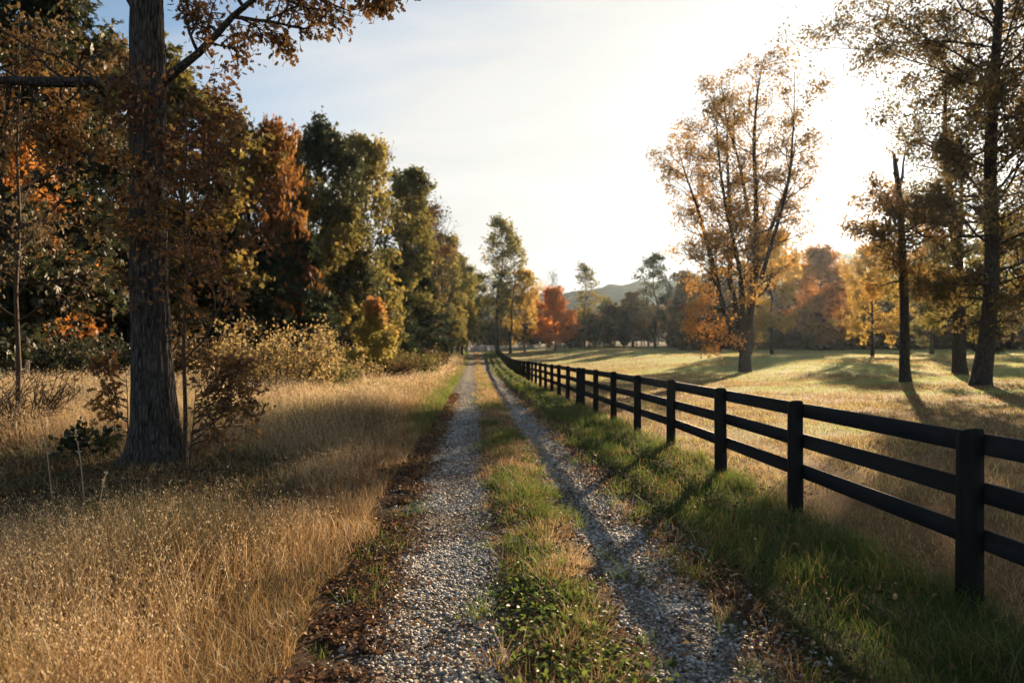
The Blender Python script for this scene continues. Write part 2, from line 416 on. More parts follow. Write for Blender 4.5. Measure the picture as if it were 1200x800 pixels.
# veil thickness grows towards the sun (the cloud bank lies that way)
vr = N.new('ShaderNodeMapRange'); vr.inputs[1].default_value = .55; vr.inputs[2].default_value = .97; vr.inputs[3].default_value = -.46; vr.inputs[4].default_value = .85
L.new(dt.outputs['Value'], vr.inputs[0])
cm = N.new('ShaderNodeMapRange'); cm.inputs[1].default_value = .36; cm.inputs[2].default_value = .68; cm.inputs[3].default_value = 0; cm.inputs[4].default_value = .9
L.new(cn.outputs[0], cm.inputs[0])
ca = N.new('ShaderNodeMath'); ca.operation = 'ADD'; ca.use_clamp = True; L.new(vr.outputs[0], ca.inputs[0]); L.new(cm.outputs[0], ca.inputs[1])
hz_ = N.new('ShaderNodeMapRange'); hz_.inputs[1].default_value = .16; hz_.inputs[2].default_value = .42; hz_.inputs[3].default_value = .34; hz_.inputs[4].default_value = 0; L.new(sp.outputs[2], hz_.inputs[0])
ca2 = N.new('ShaderNodeMath'); ca2.operation = 'ADD'; ca2.use_clamp = True; L.new(ca.outputs[0], ca2.inputs[0]); L.new(hz_.outputs[0], ca2.inputs[1]); ca.use_clamp = False; ca = ca2
gp = N.new('ShaderNodeMath'); gp.operation = 'MAXIMUM'; gp.inputs[1].default_value = 0; L.new(dt.outputs['Value'], gp.inputs[0])
gw = N.new('ShaderNodeMath'); gw.operation = 'POWER'; gw.inputs[1].default_value = 60; L.new(gp.outputs[0], gw.inputs[0])
gs = N.new('ShaderNodeMath'); gs.operation = 'MULTIPLY_ADD'; gs.inputs[1].default_value = 1.0; gs.inputs[2].default_value = 1.0; L.new(gw.outputs[0], gs.inputs[0])
wv = N.new('ShaderNodeMapRange'); wv.inputs[1].default_value = .3; wv.inputs[2].default_value = .7; wv.inputs[3].default_value = .88; wv.inputs[4].default_value = 1.06; L.new(cn.outputs[0], wv.inputs[0])
gs2 = N.new('ShaderNodeMath'); gs2.operation = 'MULTIPLY'; L.new(gs.outputs[0], gs2.inputs[0]); L.new(wv.outputs[0], gs2.inputs[1]); gs = gs2
cc = N.new('ShaderNodeVectorMath'); cc.operation = 'SCALE'; cc.inputs[0].default_value = (4.95, 4.9, 4.72); L.new(gs.outputs[0], cc.inputs['Scale'])
skm = N.new('ShaderNodeMix'); skm.data_type = 'RGBA'; skm.clamp_result = False
L.new(ca.outputs[0], skm.inputs[0]); L.new(sky.outputs[0], skm.inputs[6]); L.new(cc.outputs[0], skm.inputs[7])
bg = N.new('ShaderNodeBackground'); bg.inputs['Strength'].default_value = .05; L.new(skm.outputs[2], bg.inputs[0])
wo = N.new('ShaderNodeOutputWorld'); L.new(bg.outputs[0], wo.inputs[0])

SC.render.engine = 'CYCLES'
SC.view_settings.view_transform = 'Standard'; SC.view_settings.look = 'None'
SC.view_settings.exposure = 1.85; SC.view_settings.gamma = 1.0; SC.view_settings.use_curve_mapping = False
cy = SC.cycles
cy.max_bounces = 6; cy.diffuse_bounces = 3; cy.transmission_bounces = 4; cy.glossy_bounces = 2; cy.transparent_max_bounces = 4; cy.volume_bounces = 0
cy.sample_clamp_indirect = 6; cy.use_adaptive_sampling = True; cy.adaptive_threshold = .01
cy.use_denoising = True; cy.denoiser = 'OPENIMAGEDENOISE'; cy.denoising_prefilter = 'ACCURATE'
cy.caustics_reflective = False; cy.caustics_refractive = False

# ------------------------------------------------------------------ ground
def growing(a, step, g, end):
    out = [a]
    while abs(out[-1]) < abs(end):
        out.append(out[-1]+step); step *= g
    return out
xs = sorted(set(np.round(np.concatenate([np.arange(-4.5, 6.0, .14), growing(6.0, .2, 1.07, 2500), [-v for v in growing(4.5, .2, 1.07, 2500)]]), 4)))
ys = sorted(set(np.round(np.concatenate([np.arange(1.0, 16, .2), growing(16, .22, 1.035, 3000), [-1.0*v for v in growing(.2, .4, 1.3, 300)], [0.5]]), 4)))
XX, YY = np.meshgrid(xs, ys); ZZ = ground_z(XX, YY)
nx, ny = len(xs), len(ys)
i = (np.arange(ny-1)[:, None]*nx+np.arange(nx-1)[None, :])
q = np.stack([i, i+1, i+nx+1, i+nx], -1).reshape(-1, 4)
gm = mesh('ground', np.stack([XX, YY, ZZ], -1).reshape(-1, 3), [q], smooth=True)
U = lat(XX, YY)
def mixc(a, b, t): return a*(1-t[..., None])+b*t[..., None]
c = np.zeros((*U.shape, 3)); c[:] = (.10, .062, .030)                      # straw field floor
c = mixc(c, np.array([.10, .10, .03]), sstep(.5, .75, fbm(XX/7, YY/7, 31))*.7)
c = mixc(c, np.array([.035, .028, .014]), 1-sstep(.75, 1.2, np.hypot((XX+6.8)/5.2, (YY-8.7)/4.0)))   # bare soil and duff round the oak, darkened to stand in for tree shade
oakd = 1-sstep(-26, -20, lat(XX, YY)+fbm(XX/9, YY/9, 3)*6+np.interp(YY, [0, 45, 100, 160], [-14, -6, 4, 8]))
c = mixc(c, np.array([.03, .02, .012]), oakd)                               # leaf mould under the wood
litter = np.exp(-((U+.85)/.3)**2)
c = mixc(c, np.array([.045, .024, .013]), np.clip(litter*1.3, 0, 1))
trk = sstep(-.85, -.6, U)*(1-sstep(1.75, 2.0, U))
c = mixc(c, np.array([.10, .09, .075]), trk)
mids = sstep(.1, .3, U)*(1-sstep(.9, 1.1, U))
c = mixc(c, np.array([.085, .055, .02]), mids)
ver = sstep(1.75, 2.05, U)
c = mixc(c, np.array([.05, .065, .014]), ver)
c = mixc(c, np.array([.04, .022, .012]), np.clip(np.exp(-((U-1.95)/.22)**2), 0, 1))
fx = XX-fence_x(YY)
md = sstep(-.1, .5, fx+(fbm(XX*1.3, YY*1.3, 8)-.5)*.8)
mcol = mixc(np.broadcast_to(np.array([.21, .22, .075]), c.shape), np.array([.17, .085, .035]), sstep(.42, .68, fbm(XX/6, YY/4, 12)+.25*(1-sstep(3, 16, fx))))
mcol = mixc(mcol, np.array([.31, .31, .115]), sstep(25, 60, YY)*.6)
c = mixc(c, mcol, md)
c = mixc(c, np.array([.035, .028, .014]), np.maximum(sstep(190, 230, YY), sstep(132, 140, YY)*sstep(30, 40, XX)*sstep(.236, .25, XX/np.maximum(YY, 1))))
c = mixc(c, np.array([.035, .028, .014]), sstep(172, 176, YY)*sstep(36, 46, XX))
ca_ = gm.color_attributes.new('zone', 'FLOAT_COLOR', 'POINT')
ca_.data.foreach_set('color', np.concatenate([c, np.ones((*U.shape, 1))], -1).astype(np.float32).ravel())
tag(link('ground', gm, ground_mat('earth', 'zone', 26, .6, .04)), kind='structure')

# gravel lane: two wheel tracks laid 6 mm above the ground
def track_strip(mb, u0, u1, seed):
    yy = np.array(sorted(set(np.round(np.concatenate([np.arange(-3, 20, .12), growing(20, .15, 1.03, 168)]), 3)))); yy = yy[yy < 166]
    ed0 = u0+(fbm(yy*1.7, yy*0, seed)-.5)*.34; ed1 = u1+(fbm(yy*1.9, yy*0+9, seed+3)-.5)*.34
    K = 9
    t = np.linspace(0, 1, K)[None, :]
    uu = ed0[:, None]*(1-t)+ed1[:, None]*t
    X = uu-.055*yy[:, None]; Y = np.broadcast_to(yy[:, None], X.shape)
    Z = ground_z(X, Y)+.006-.02*(np.abs(t-.5) > .49)
    n = len(yy); i = (np.arange(n-1)[:, None]*K+np.arange(K-1)[None, :])
    mb.add(np.stack([X, Y, Z], -1).reshape(-1, 3), [np.stack([i, i+1, i+K+1, i+K], -1).reshape(-1, 4)])
mb = MB(); track_strip(mb, -.68, .13, 40); track_strip(mb, 1.04, 1.70, 50)
rm = mb.mesh('road', True)
ca_ = rm.color_attributes.new('zone', 'FLOAT_COLOR', 'POINT')
ca_.data.foreach_set('color', np.tile(np.array([.15, .135, .115, 1], np.float32), len(rm.vertices)))
tag(link('road', rm, ground_mat('gravel', 'zone', 30, .4, .02, vor=34)), kind='structure')

# far wooded hills: one broad ridge, canopy bumps in the geometry
rng = np.random.default_rng(11)
hx = np.linspace(-1500, 2400, 520); hy = np.concatenate([np.linspace(520, 900, 60), np.linspace(915, 1500, 16)])
HX, HY = np.meshgrid(hx, hy)
pxs = HX/850*F+600
prof = np.interp(pxs, [-900, 200, 560, 660, 704, 735, 790, 840, 900, 955, 1003, 1060, 1150, 1300, 2400], [372, 366, 352, 346, 340, 335, 330, 318, 303, 297, 300, 308, 326, 340, 372])
ridge = (HOR-prof)*850/F+1.8
shape = sstep(520, 850, HY)*(1-.35*sstep(860, 1500, HY))
HZ = ridge*shape + 7.0*(vnoise(HX/11, HY/11, 3)-.5)*shape + 5*(vnoise(HX/5.5, HY/5.5, 4)-.5)*shape + 8*(fbm(HX/60, HY/60, 9)-.5)*shape
nx = len(hx); ny = len(hy); i = (np.arange(ny-1)[:, None]*nx+np.arange(nx-1)[None, :])
hm = mesh('hills', np.stack([HX, HY, HZ], -1).reshape(-1, 3), [np.stack([i, i+1, i+nx+1, i+nx], -1).reshape(-1, 4)])
hc = np.zeros((*HX.shape, 3)); hc[:] = (.035, .04, .02)
hc = mixc(hc, np.array([.085, .055, .02]), sstep(.5, .7, fbm(HX/16, HY/16, 21)))
ca_ = hm.color_attributes.new('zone', 'FLOAT_COLOR', 'POINT')
ca_.data.foreach_set('color', np.concatenate([hc, np.ones((*HX.shape, 1))], -1).astype(np.float32).ravel())
tag(link('hills', hm, ground_mat('wooded_hill', 'zone', .12, .6, 3)), kind='structure')

# ------------------------------------------------------------------ grass and ground litter (stuff)
def blades(mb, rng, P, h, wd, lean, tint, seg=2, bend=.35):
    n = len(P)
    if n == 0: return
    az = rng.random(n)*2*PI; sv = np.stack([np.cos(az), np.sin(az), np.zeros(n)], -1)
    la = rng.random(n)*2*PI; ld = np.stack([np.cos(la), np.sin(la), np.zeros(n)], -1)*(bend*rng.random(n)**.7)[:, None]+lean
    vs = []
    for k in range(seg+1):
        t = k/seg
        cpt = P+np.stack([np.zeros(n), np.zeros(n), h*(t-.18*t*t*np.minimum(1, np.linalg.norm(ld, axis=1)*1.5))], -1)+ld*(h*(t**1.8))[:, None]
        if k < seg:
            hw = (wd*(1-.55*t)*.5)[:, None]*sv
            vs += [cpt-hw, cpt+hw]
        else: vs.append(cpt)
    V = np.stack(vs, 1); K = 2*seg+1
    o = (np.arange(n)*K)[:, None]
    qs = [np.stack([o[:, 0]+2*k, o[:, 0]+2*k+1, o[:, 0]+2*k+3, o[:, 0]+2*k+2], -1) for k in range(seg-1)]
    tr = np.stack([o[:, 0]+2*seg-2, o[:, 0]+2*seg-1, o[:, 0]+2*seg], -1)
    mb.add(V.reshape(-1, 3), ([np.concatenate(qs)] if qs else [])+[tr], np.repeat(np.broadcast_to(tint, (n,)), K))
    return P+np.stack([np.zeros(n), np.zeros(n), h*.82], -1)+ld*h[:, None]*.95, ld

def scatter(rng, y0, y1, dens, xlo=None, xhi=None):
    """points in the band y0..y1 of the viewed wedge (with room for a sideways step)"""
    W = .74*y1+2.2
    n = int(dens*(y1-y0)*2*W)
    x = rng.uniform(-W, W, n); y = rng.uniform(y0, y1, n)
    k = np.abs(x) < .74*y+2.2
    return x[k], y[k]

OAK = pos(183, 10.9)
rng = np.random.default_rng(3)
# --- tall golden grass, left of the lane
mb = MB(); mh = MB()
for (y0, y1, dens) in ((1.6, 5, 2600), (5, 8, 2300), (8, 12, 1300), (12, 18, 420), (18, 28, 190), (28, 45, 80), (45, 75, 32), (75, 125, 12)):
    x, y = scatter(rng, y0, y1, dens)
    u = lat(x, y)
    edge = -.86-.42*fbm(y*.9, y*0, 77)
    forest = np.interp(y, [0, 24, 45, 60, 90, 130], [-40, -34, -31, -24, -16, -9.5])
    k = (u < edge) & (x > forest)
    x, y, u, edge = x[k], y[k], u[k], edge[k]
    cl = fbm(x*.9, y*.9, 60); patch = fbm(x/5, y/5, 61); gp_ = fbm(x/3, y/3, 62)
    shade_oak = 1-sstep(.72, 1.15, np.hypot((x-(OAK[0]-1.3))/5.3, (y-(OAK[1]-2.2))/4.0)+.45*(fbm(x*.8, y*.8, 68)-.5))  # short green growth by the oak, tinted darker in place of cast shade
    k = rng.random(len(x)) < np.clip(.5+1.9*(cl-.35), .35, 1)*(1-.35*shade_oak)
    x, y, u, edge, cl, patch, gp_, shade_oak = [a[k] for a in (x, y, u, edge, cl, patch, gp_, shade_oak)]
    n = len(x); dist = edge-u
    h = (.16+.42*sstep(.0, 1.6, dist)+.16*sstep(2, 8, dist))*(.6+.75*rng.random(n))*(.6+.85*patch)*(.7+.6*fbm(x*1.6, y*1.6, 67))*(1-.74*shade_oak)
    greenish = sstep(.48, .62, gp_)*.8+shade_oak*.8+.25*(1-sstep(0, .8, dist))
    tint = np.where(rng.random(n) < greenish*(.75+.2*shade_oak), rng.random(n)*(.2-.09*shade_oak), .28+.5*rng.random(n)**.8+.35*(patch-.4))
    tint = np.where(rng.random(n) < .6*(1-sstep(.3, 2.2, dist)), .22+.14*rng.random(n), tint)
    pk = sstep(.5, .72, fbm(x*.8+7, y*.8, 66)); tint = np.where(rng.random(n) < .5*pk, .04+.26*rng.random(n), tint)
    wd = np.maximum(.0024, .00055*y)*(.7+.8*rng.random(n))
    lean = np.stack([-.10+.16*(fbm(x/2, y/2, 63)-.5), -.03+.25*(fbm(x/2, y/2, 64)-.5), np.zeros(n)], -1)*1.4
    P = np.stack([x, y, ground_z(x, y)-.02], -1)
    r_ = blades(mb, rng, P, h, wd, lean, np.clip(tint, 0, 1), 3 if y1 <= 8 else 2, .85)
    # low matted thatch between the stems
    kt = rng.random(n) < .55
    blades(mb, rng, P[kt]+np.array([.03, .02, 0]), h[kt]*(.25+.35*rng.random(kt.sum())), wd[kt]*1.5, lean[kt], np.clip(.16+.35*rng.random(kt.sum()), 0, 1), 2, 1.6)
    # seed heads on part of the stems
    tip, ld = r_
    k = (rng.random(n) < .5) & (h > .3) & (tint > .25)
    tp = tip[k]; m_ = len(tp)
    rep = 6 if y1 <= 12 else 3
    tp = np.repeat(tp, rep, 0)+rng.normal(size=(m_*rep, 3))*np.array([.018, .018, .045])*(1+y1/25)
    leaves(mh, rng, tp, rng.normal(size=(m_*rep, 3))*.5+np.array([-.2, 0, .8]), np.maximum(.019, .0026*y1**.9)*(.6+.8*rng.random(m_*rep)), tpl_seed(), np.clip(np.repeat(tint[k], rep)+.08+.25*rng.random(m_*rep), 0, 1))
for a, f_ in ((mh, 0),):
    base = mb.n
    for kk, v in a.Fq.items(): mb.Fq.setdefault(kk, []).extend([f+base for f in v])
    mb.V += a.V; mb.T += a.T; mb.n += a.n
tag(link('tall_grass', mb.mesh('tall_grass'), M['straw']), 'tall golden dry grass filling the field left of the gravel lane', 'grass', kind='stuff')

# --- green verge between lane and fence (and a fringe under the fence)
mb = MB()
for (y0, y1, dens) in ((1.6, 5, 2600), (5, 8, 2300), (8, 13, 1300), (13, 22, 560), (22, 40, 190), (40, 75, 55), (75, 165, 13)):
    x, y = scatter(rng, y0, y1, dens)
    u = lat(x, y); fxx = x-fence_x(y)
    k = (u > 1.82+.35*(fbm(y*1.1, y*0, 81)-.4)) & (fxx < .15+.5*(fbm(x, y, 82)-.5))
    x, y, u = x[k], y[k], u[k]
    cl = fbm(x*2.2, y*2.2, 83); bare = np.exp(-((u-1.9)/.22)**2)
    k = rng.random(len(x)) < np.clip(.35+1.4*(cl-.25), 0, 1)*(1-.7*bare)
    x, y, u, cl = x[k], y[k], u[k], cl[k]; n = len(x)
    h = (.06+.12*rng.random(n)**1.5)*(.6+1.0*cl)*(1+.5*sstep(.5, .7, fbm(x/1.5, y/1.5, 84)))
    tint = .15+.45*rng.random(n)+.4*(fbm(x/2, y/2, 85)-.5)
    tint = np.where(rng.random(n) < .10+.35*sstep(.55, .75, fbm(x*1.2, y*1.2, 86)), .82+.18*rng.random(n), np.minimum(tint, .8))
    wd = np.maximum(.0042, .0007*y)*(.7+.8*rng.random(n))
    P = np.stack([x, y, ground_z(x, y)-.01], -1)
    blades(mb, rng, P, h, wd, np.stack([-.1+0*x, 0*x, 0*x], -1), np.clip(tint, 0, 1), 3 if y1 <= 8 else 2, .9)
# the lane's left edge far off is green as well
for (y0, y1, dens) in ((14, 30, 200), (30, 60, 70), (60, 165, 12)):
    x, y = scatter(rng, y0, y1, dens); u = lat(x, y)
    k = (u < -.95) & (u > -1.4-.05*(y-12)*fbm(y/6, x/6, 87)*1.6); x, y = x[k], y[k]; n = len(x)
    h = .10+.22*rng.random(n); tint = .3+.5*rng.random(n)
    blades(mb, rng, np.stack([x, y, ground_z(x, y)-.01], -1), h, np.maximum(.004, .0007*y), np.zeros((n, 3)), np.clip(tint, 0, 1), 2, .8)
tag(link('verge_grass', mb.mesh('verge_grass'), M['green']), 'short green grass verge between the gravel lane and the black fence', 'grass', kind='stuff')

# --- middle strip: rusty and green tufts
mb = MB(); mbg = MB()
def tufts(y0, y1, per_m, nb, u0, u1, seed):
    n = int((y1-y0)*per_m)
    y = rng.uniform(y0, y1, n); u = rng.normal((u0+u1)/2, (u1-u0)/4.3, n)
    sz = .5+rng.random(n)
    ty = fbm(u*2.2, y*1.3, seed)+.35*(rng.random(n)-.5)
    near = np.interp(y, [0, 6, 12, 40], [.03, .06, .09, .15])
    for isg in (0, 1):
        k = (ty > .52+near) if isg else (ty <= .52+near)
        uu, yy, ss = u[k], y[k], sz[k]; m_ = len(uu)
        if not m_: continue
        cu = np.repeat(uu, nb)+rng.normal(size=m_*nb)*.05*np.repeat(ss, nb); cy_ = np.repeat(yy, nb)+rng.normal(size=m_*nb)*.06*np.repeat(ss, nb)
        X = cu-.055*cy_; P = np.stack([X, cy_, ground_z(X, cy_)-.008], -1)
        out = np.stack([cu-np.repeat(uu, nb), cy_-np.repeat(yy, nb), 0*cu], -1)*(5 if isg else 6)
        h = (.05+.12*rng.random(m_*nb)**1.5)*np.repeat(ss**1.6, nb)*(.95 if isg else .72)
        wd = np.maximum(.0042 if isg else .0026, .0007*cy_)
        t_ = (.2+.6*rng.random(m_*nb)) if isg else (.16+.30*rng.random(m_*nb)+.22*np.repeat(rng.random(m_), nb))
        blades(mbg if isg else mb, rng, P, h, wd, out, np.clip(t_, 0, 1), 3 if y1 < 9 else 2, .7)
for a in ((1.6, 6, 40, 75), (6, 10, 48, 55), (10, 18, 60, 30), (18, 35, 40, 16), (35, 70, 22, 10), (70, 165, 10, 6)):
    tufts(*a, .12, 1.06, 90)
for a in ((1.6, 9, 14, 35), (9, 25, 10, 16)): tufts(*((a[0], a[1], a[2]*.35, a[3])), -.95, -.55, 190); tufts(*a, 1.55, 2.0, 195)
# creeping green weeds with broad leaves low in the strip
for (y0, y1, n) in ((1.6, 6, 6500), (6, 14, 5000)):
    y = rng.uniform(y0, y1, n); u = rng.normal(.62, .25, n); k = fbm(u*3, y*1.8, 120) > .5; y, u = y[k], u[k]; n = len(y)
    X = u-.055*y; P = np.stack([X, y, ground_z(X, y)+.01+.05*rng.random(n)], -1)
    D = rng.normal(size=(n, 3)); D[:, 2] = .25+.3*rng.random(n)
    leaves(mbg, rng, P, D, .022+.03*rng.random(n), tpl_oval(), .1+.5*rng.random(n), .5)
tag(link('rusty_grass', mb.mesh('rusty_grass'), M['straw']), 'rust coloured dry grass tufts along the crown of the lane', 'grass', kind='stuff')
tag(link('strip_grass', mbg.mesh('strip_grass'), M['green']), 'green grass tufts and weeds between the two wheel tracks', 'grass', kind='stuff')

# --- meadow beyond the fence
mb = MB()
for (y0, y1, dens) in ((2, 8, 1150), (8, 14, 700), (14, 24, 300), (24, 40, 170), (40, 70, 80), (70, 110, 30), (110, 165, 12)):
    x, y = scatter(rng, y0, y1, dens)
    fxx = x-fence_x(y)
    k = fxx > -.1+.5*(fbm(x, y, 82)-.5); x, y, fxx = x[k], y[k], fxx[k]
    cl = fbm(x*1.5, y*1.5, 91); rustp = sstep(.40, .66, fbm(x/6, y/4, 12)+.25*(1-sstep(3, 16, fxx)))
    k = rng.random(len(x)) < np.clip(.2+1.6*(cl-.25), 0, 1); x, y, cl, rustp, fxx = x[k], y[k], cl[k], rustp[k], fxx[k]; n = len(x)
    h = (.03+.07*rng.random(n)**1.6)*(.6+cl)*(1+1.0*rustp*rng.random(n))
    tint = np.where(rng.random(n) < rustp*.8, .66+.34*rng.random(n), .05+.6*rng.random(n))
    wd = np.maximum(.0032, .0008*y)*(.7+.7*rng.random(n))
    blades(mb, rng, np.stack([x, y, ground_z(x, y)-.01], -1), h, wd, np.stack([-.1+0*x, 0*x, 0*x], -1), np.clip(tint, 0, 1), 2, .9)
tag(link('meadow_grass', mb.mesh('meadow_grass'), M['meadow']), 'short yellowing meadow grass with rusty patches beyond the fence', 'grass', kind='stuff')

# --- gravel stones on the tracks
def ico():
    p = (1+5**.5)/2
    V = np.array([[-1, p, 0], [1, p, 0], [-1, -p, 0], [1, -p, 0], [0, -1, p], [0, 1, p], [0, -1, -p], [0, 1, -p], [p, 0, -1], [p, 0, 1], [-p, 0, -1], [-p, 0, 1]])
    Fc = np.array([[0, 11, 5], [0, 5, 1], [0, 1, 7], [0, 7, 10], [0, 10, 11], [1, 5, 9], [5, 11, 4], [11, 10, 2], [10, 7, 6], [7, 1, 8], [3, 9, 4], [3, 4, 2], [3, 2, 6], [3, 6, 8], [3, 8, 9], [4, 9, 5], [2, 4, 11], [6, 2, 10], [8, 6, 7], [9, 8, 1]])
    return V/np.linalg.norm(V[0]), Fc
IV, IF = ico()
mb = MB()
def stones(y0, y1, dens, r0, r1):
    for (ua, ub, dk) in ((-.70, .15, 1.0), (1.02, 1.72, 1.0), (.15, 1.02, .12), (-1.0, -.7, .10), (1.72, 2.05, .22)):
        n = int(dens*dk*(y1-y0)*(ub-ua)); y = rng.uniform(y0, y1, n); u = rng.uniform(ua, ub, n)
        u = u+(fbm(y*1.7, y*0, 40)-.5)*.2
        kp = rng.random(n) < np.clip(.35+2.2*(fbm(u*2.6, y*1.6, 141)-.33), .15, 1); y, u = y[kp], u[kp]; n = len(y)
        X = u-.055*y
        R = r0+(r1-r0)*rng.random(n)**2.2
        S = np.stack([R*(.8+.6*rng.random(n)), R*(.6+.5*rng.random(n)), R*(.32+.3*rng.random(n))], -1)
        a = rng.random(n)*2*PI; ca, sa = np.cos(a), np.sin(a)
        T = IV[None]*(1+.35*(rng.random((n, 12, 1))-.5))*S[:, None, :]
        tl = rng.normal(size=(n, 2))*.3
        zz = T[..., 2]+tl[:, 0:1]*T[..., 0]+tl[:, 1:2]*T[..., 1]
        V = np.stack([X[:, None]+ca[:, None]*T[..., 0]-sa[:, None]*T[..., 1], y[:, None]+sa[:, None]*T[..., 0]+ca[:, None]*T[..., 1], (ground_z(X, y)+.006+.25*R)[:, None]+zz], -1)
        mb.add(V.reshape(-1, 3), [(IF[None]+(np.arange(n)*12)[:, None, None]).reshape(-1, 3)], np.repeat(np.clip(.05+.9*rng.random(n)**1.3, 0, 1), 12))
stones(1.6, 7, 3600, .005, .021); stones(7, 12, 2000, .007, .023); stones(12, 22, 500, .012, .028); stones(22, 45, 120, .018, .035)
tag(link('gravel', mb.mesh('gravel'), M['stone']), 'loose pale grey crushed stone on the two wheel tracks', 'gravel', kind='stuff')

# --- fallen leaves
mb = MB()
def litter_pts(y0, y1, n, um, us):
    y = rng.uniform(y0, y1, n); u = rng.normal(um, us, n) if us > 0 else rng.uniform(um, -us, n)
    X = u-.055*y; return X, y
for (y0, y1, n, um, us, s) in ((1.6, 7, 8500, -.82, .18, .034), (7, 14, 5500, -.82, .14, .04), (14, 30, 5000, -.86, .17, .06), (1.6, 8, 3000, 1.9, .2, .034), (8, 16, 3200, 1.92, .2, .04), (16, 40, 2500, 1.9, .2, .06),
                               (1.6, 12, 3400, -.3, .35, .03), (1.6, 12, 2600, 1.35, .3, .03), (1.6, 12, 4200, .6, .28, .032), (2, 12, 1400, 2.7, .6, .045)):
    X, y = litter_pts(y0, y1, n, um, us)
    k = fbm(X*2.2, y*2.2, 130) > .36; X, y = X[k], y[k]; n = len(X)
    D = rng.normal(size=(n, 3)); D[:, 2] *= .35
    up = .012+.03*rng.random(n)+(.10*rng.random(n) if um > 2 else 0)
    leaves(mb, rng, np.stack([X, y, ground_z(X, y)+up], -1), D, s*(.6+.8*rng.random(n)), tpl_oval(), np.clip(rng.random(n)**1.15, 0, 1), .6)
n = 5200  # litter by the oak, dark tints chosen as part of the painted shade
a = rng.random(n)*2*PI; r = 3.2*rng.random(n)**.55
X = OAK[0]-.6+np.cos(a)*r*1.45; y = OAK[1]-1.0+np.sin(a)*r
D = rng.normal(size=(n, 3)); D[:, 2] *= .3
leaves(mb, rng, np.stack([X, y, ground_z(X, y)+.02+.06*rng.random(n)], -1), D, .05+.06*rng.random(n), tpl_oak(), rng.random(n)**1.8*.9, .6)
tag(link('fallen_leaves', mb.mesh('fallen_leaves'), M['litter']), 'brown fallen leaves along the lane edges and round the oak', 'leaves', kind='stuff')

# ------------------------------------------------------------------ fence
def fz0(y):
    return float(np.mean([gz(float(fence_x(y+o)), y+o) for o in (-5, -4, -3, -2, -1, 0, 1, 2, 3, 4, 5)]))
posts_y = [2.6, 5.05, 7.75, 10.05]
while posts_y[-1] < 20: posts_y.append(posts_y[-1]+2.5)
posts_y += [22.4, 23.3]
while posts_y[-1] < 163: posts_y.append(posts_y[-1]+2.5)
rr = random.Random(5)
fence = tag(empty('board_fence', (float(fence_x(2.6)), 2.6, gz(float(fence_x(2.6)), 2.6))), 'long black three board fence running along the right of the lane', 'fence')
fo = np.array(fence.location)
def nail(li, k):              # small unevenness of a board end
    return (((k*7919+li*104729+13)*2654435761 % 4096)/4096-.5)*.026
def spans(ia, ib, li):
    out = []; k = ia
    while k < ib:
        k2 = k+1 if (k == ia and li == 1) else min(k+2, ib)
        out.append((k, k2)); k = k2
    return out
def rail_top(i):
    y = posts_y[i]; b_ = posts_y.index(23.3)
    for (ia, ib) in ((0, b_-1), (b_, len(posts_y)-1)):
        for (k, k2) in spans(ia, ib, 0):
            if k <= i <= k2:
                ya, yb = posts_y[k]-(3.0 if posts_y[k] < 3 else 0), posts_y[k2]
                za, zb = fz0(ya)+nail(0, k), fz0(yb)+nail(0, k2)
                return 1.215+za+(zb-za)*(y-ya)/(yb-ya)
    return 1.215+fz0(y)
tops = []
for k, y in enumerate(posts_y):
    x = float(fence_x(y)); z = gz(x, y)
    w_ = .152+.015*rr.random(); hgt = rail_top(k)+.004+.008*rr.random()-z
    lx, ly = (rr.random()-.5)*.035, (rr.random()-.5)*.03
    Mx = np.array([[1, 0, lx], [0, 1, ly], [0, 0, 1.0]])
    a = math.atan(-.06)+(rr.random()-.5)*.08
    R = np.array([[math.cos(a), -math.sin(a), 0], [math.sin(a), math.cos(a), 0], [0, 0, 1]])
    mb = MB()
    # a round-faced post: octagonal tapering column, sloped top, sunk in the ground
    kk = 10; V = []
    rings = [(-.35, 1.03), (0.0, 1.02), (.5, 1.0), (hgt-.012, .985), (hgt, .95)]
    for (zz, s) in rings:
        for j in range(kk):
            th = 2*PI*j/kk+.3
            cx, cyy = math.cos(th), math.sin(th)
            e = .62
            px_ = math.copysign(abs(cx)**e, cx)*w_/2*s; py_ = math.copysign(abs(cyy)**e, cyy)*w_*.46*s
            V.append((px_*(1+.04*(rr.random()-.5)), py_*(1+.04*(rr.random()-.5)), zz-(.035*py_/(w_*.42) if zz > hgt-.03 else 0)))
    V = np.array(V)
    i = np.arange(len(rings)-1)[:, None]*kk; j = np.arange(kk)[None, :]; j2 = (j+1) % kk
    mb.add((V @ Mx.T) @ R.T, [np.stack([i+j, i+j2, i+kk+j2, i+kk+j], -1).reshape(-1, 4), np.array([[(len(rings)-1)*kk+a_ for a_ in range(kk)]])])
    o = link('post', mb.mesh('post'), M['black_post'], fence); o.location = tuple(np.array([x, y, z])-fo)
    tops.append((x, y, z))
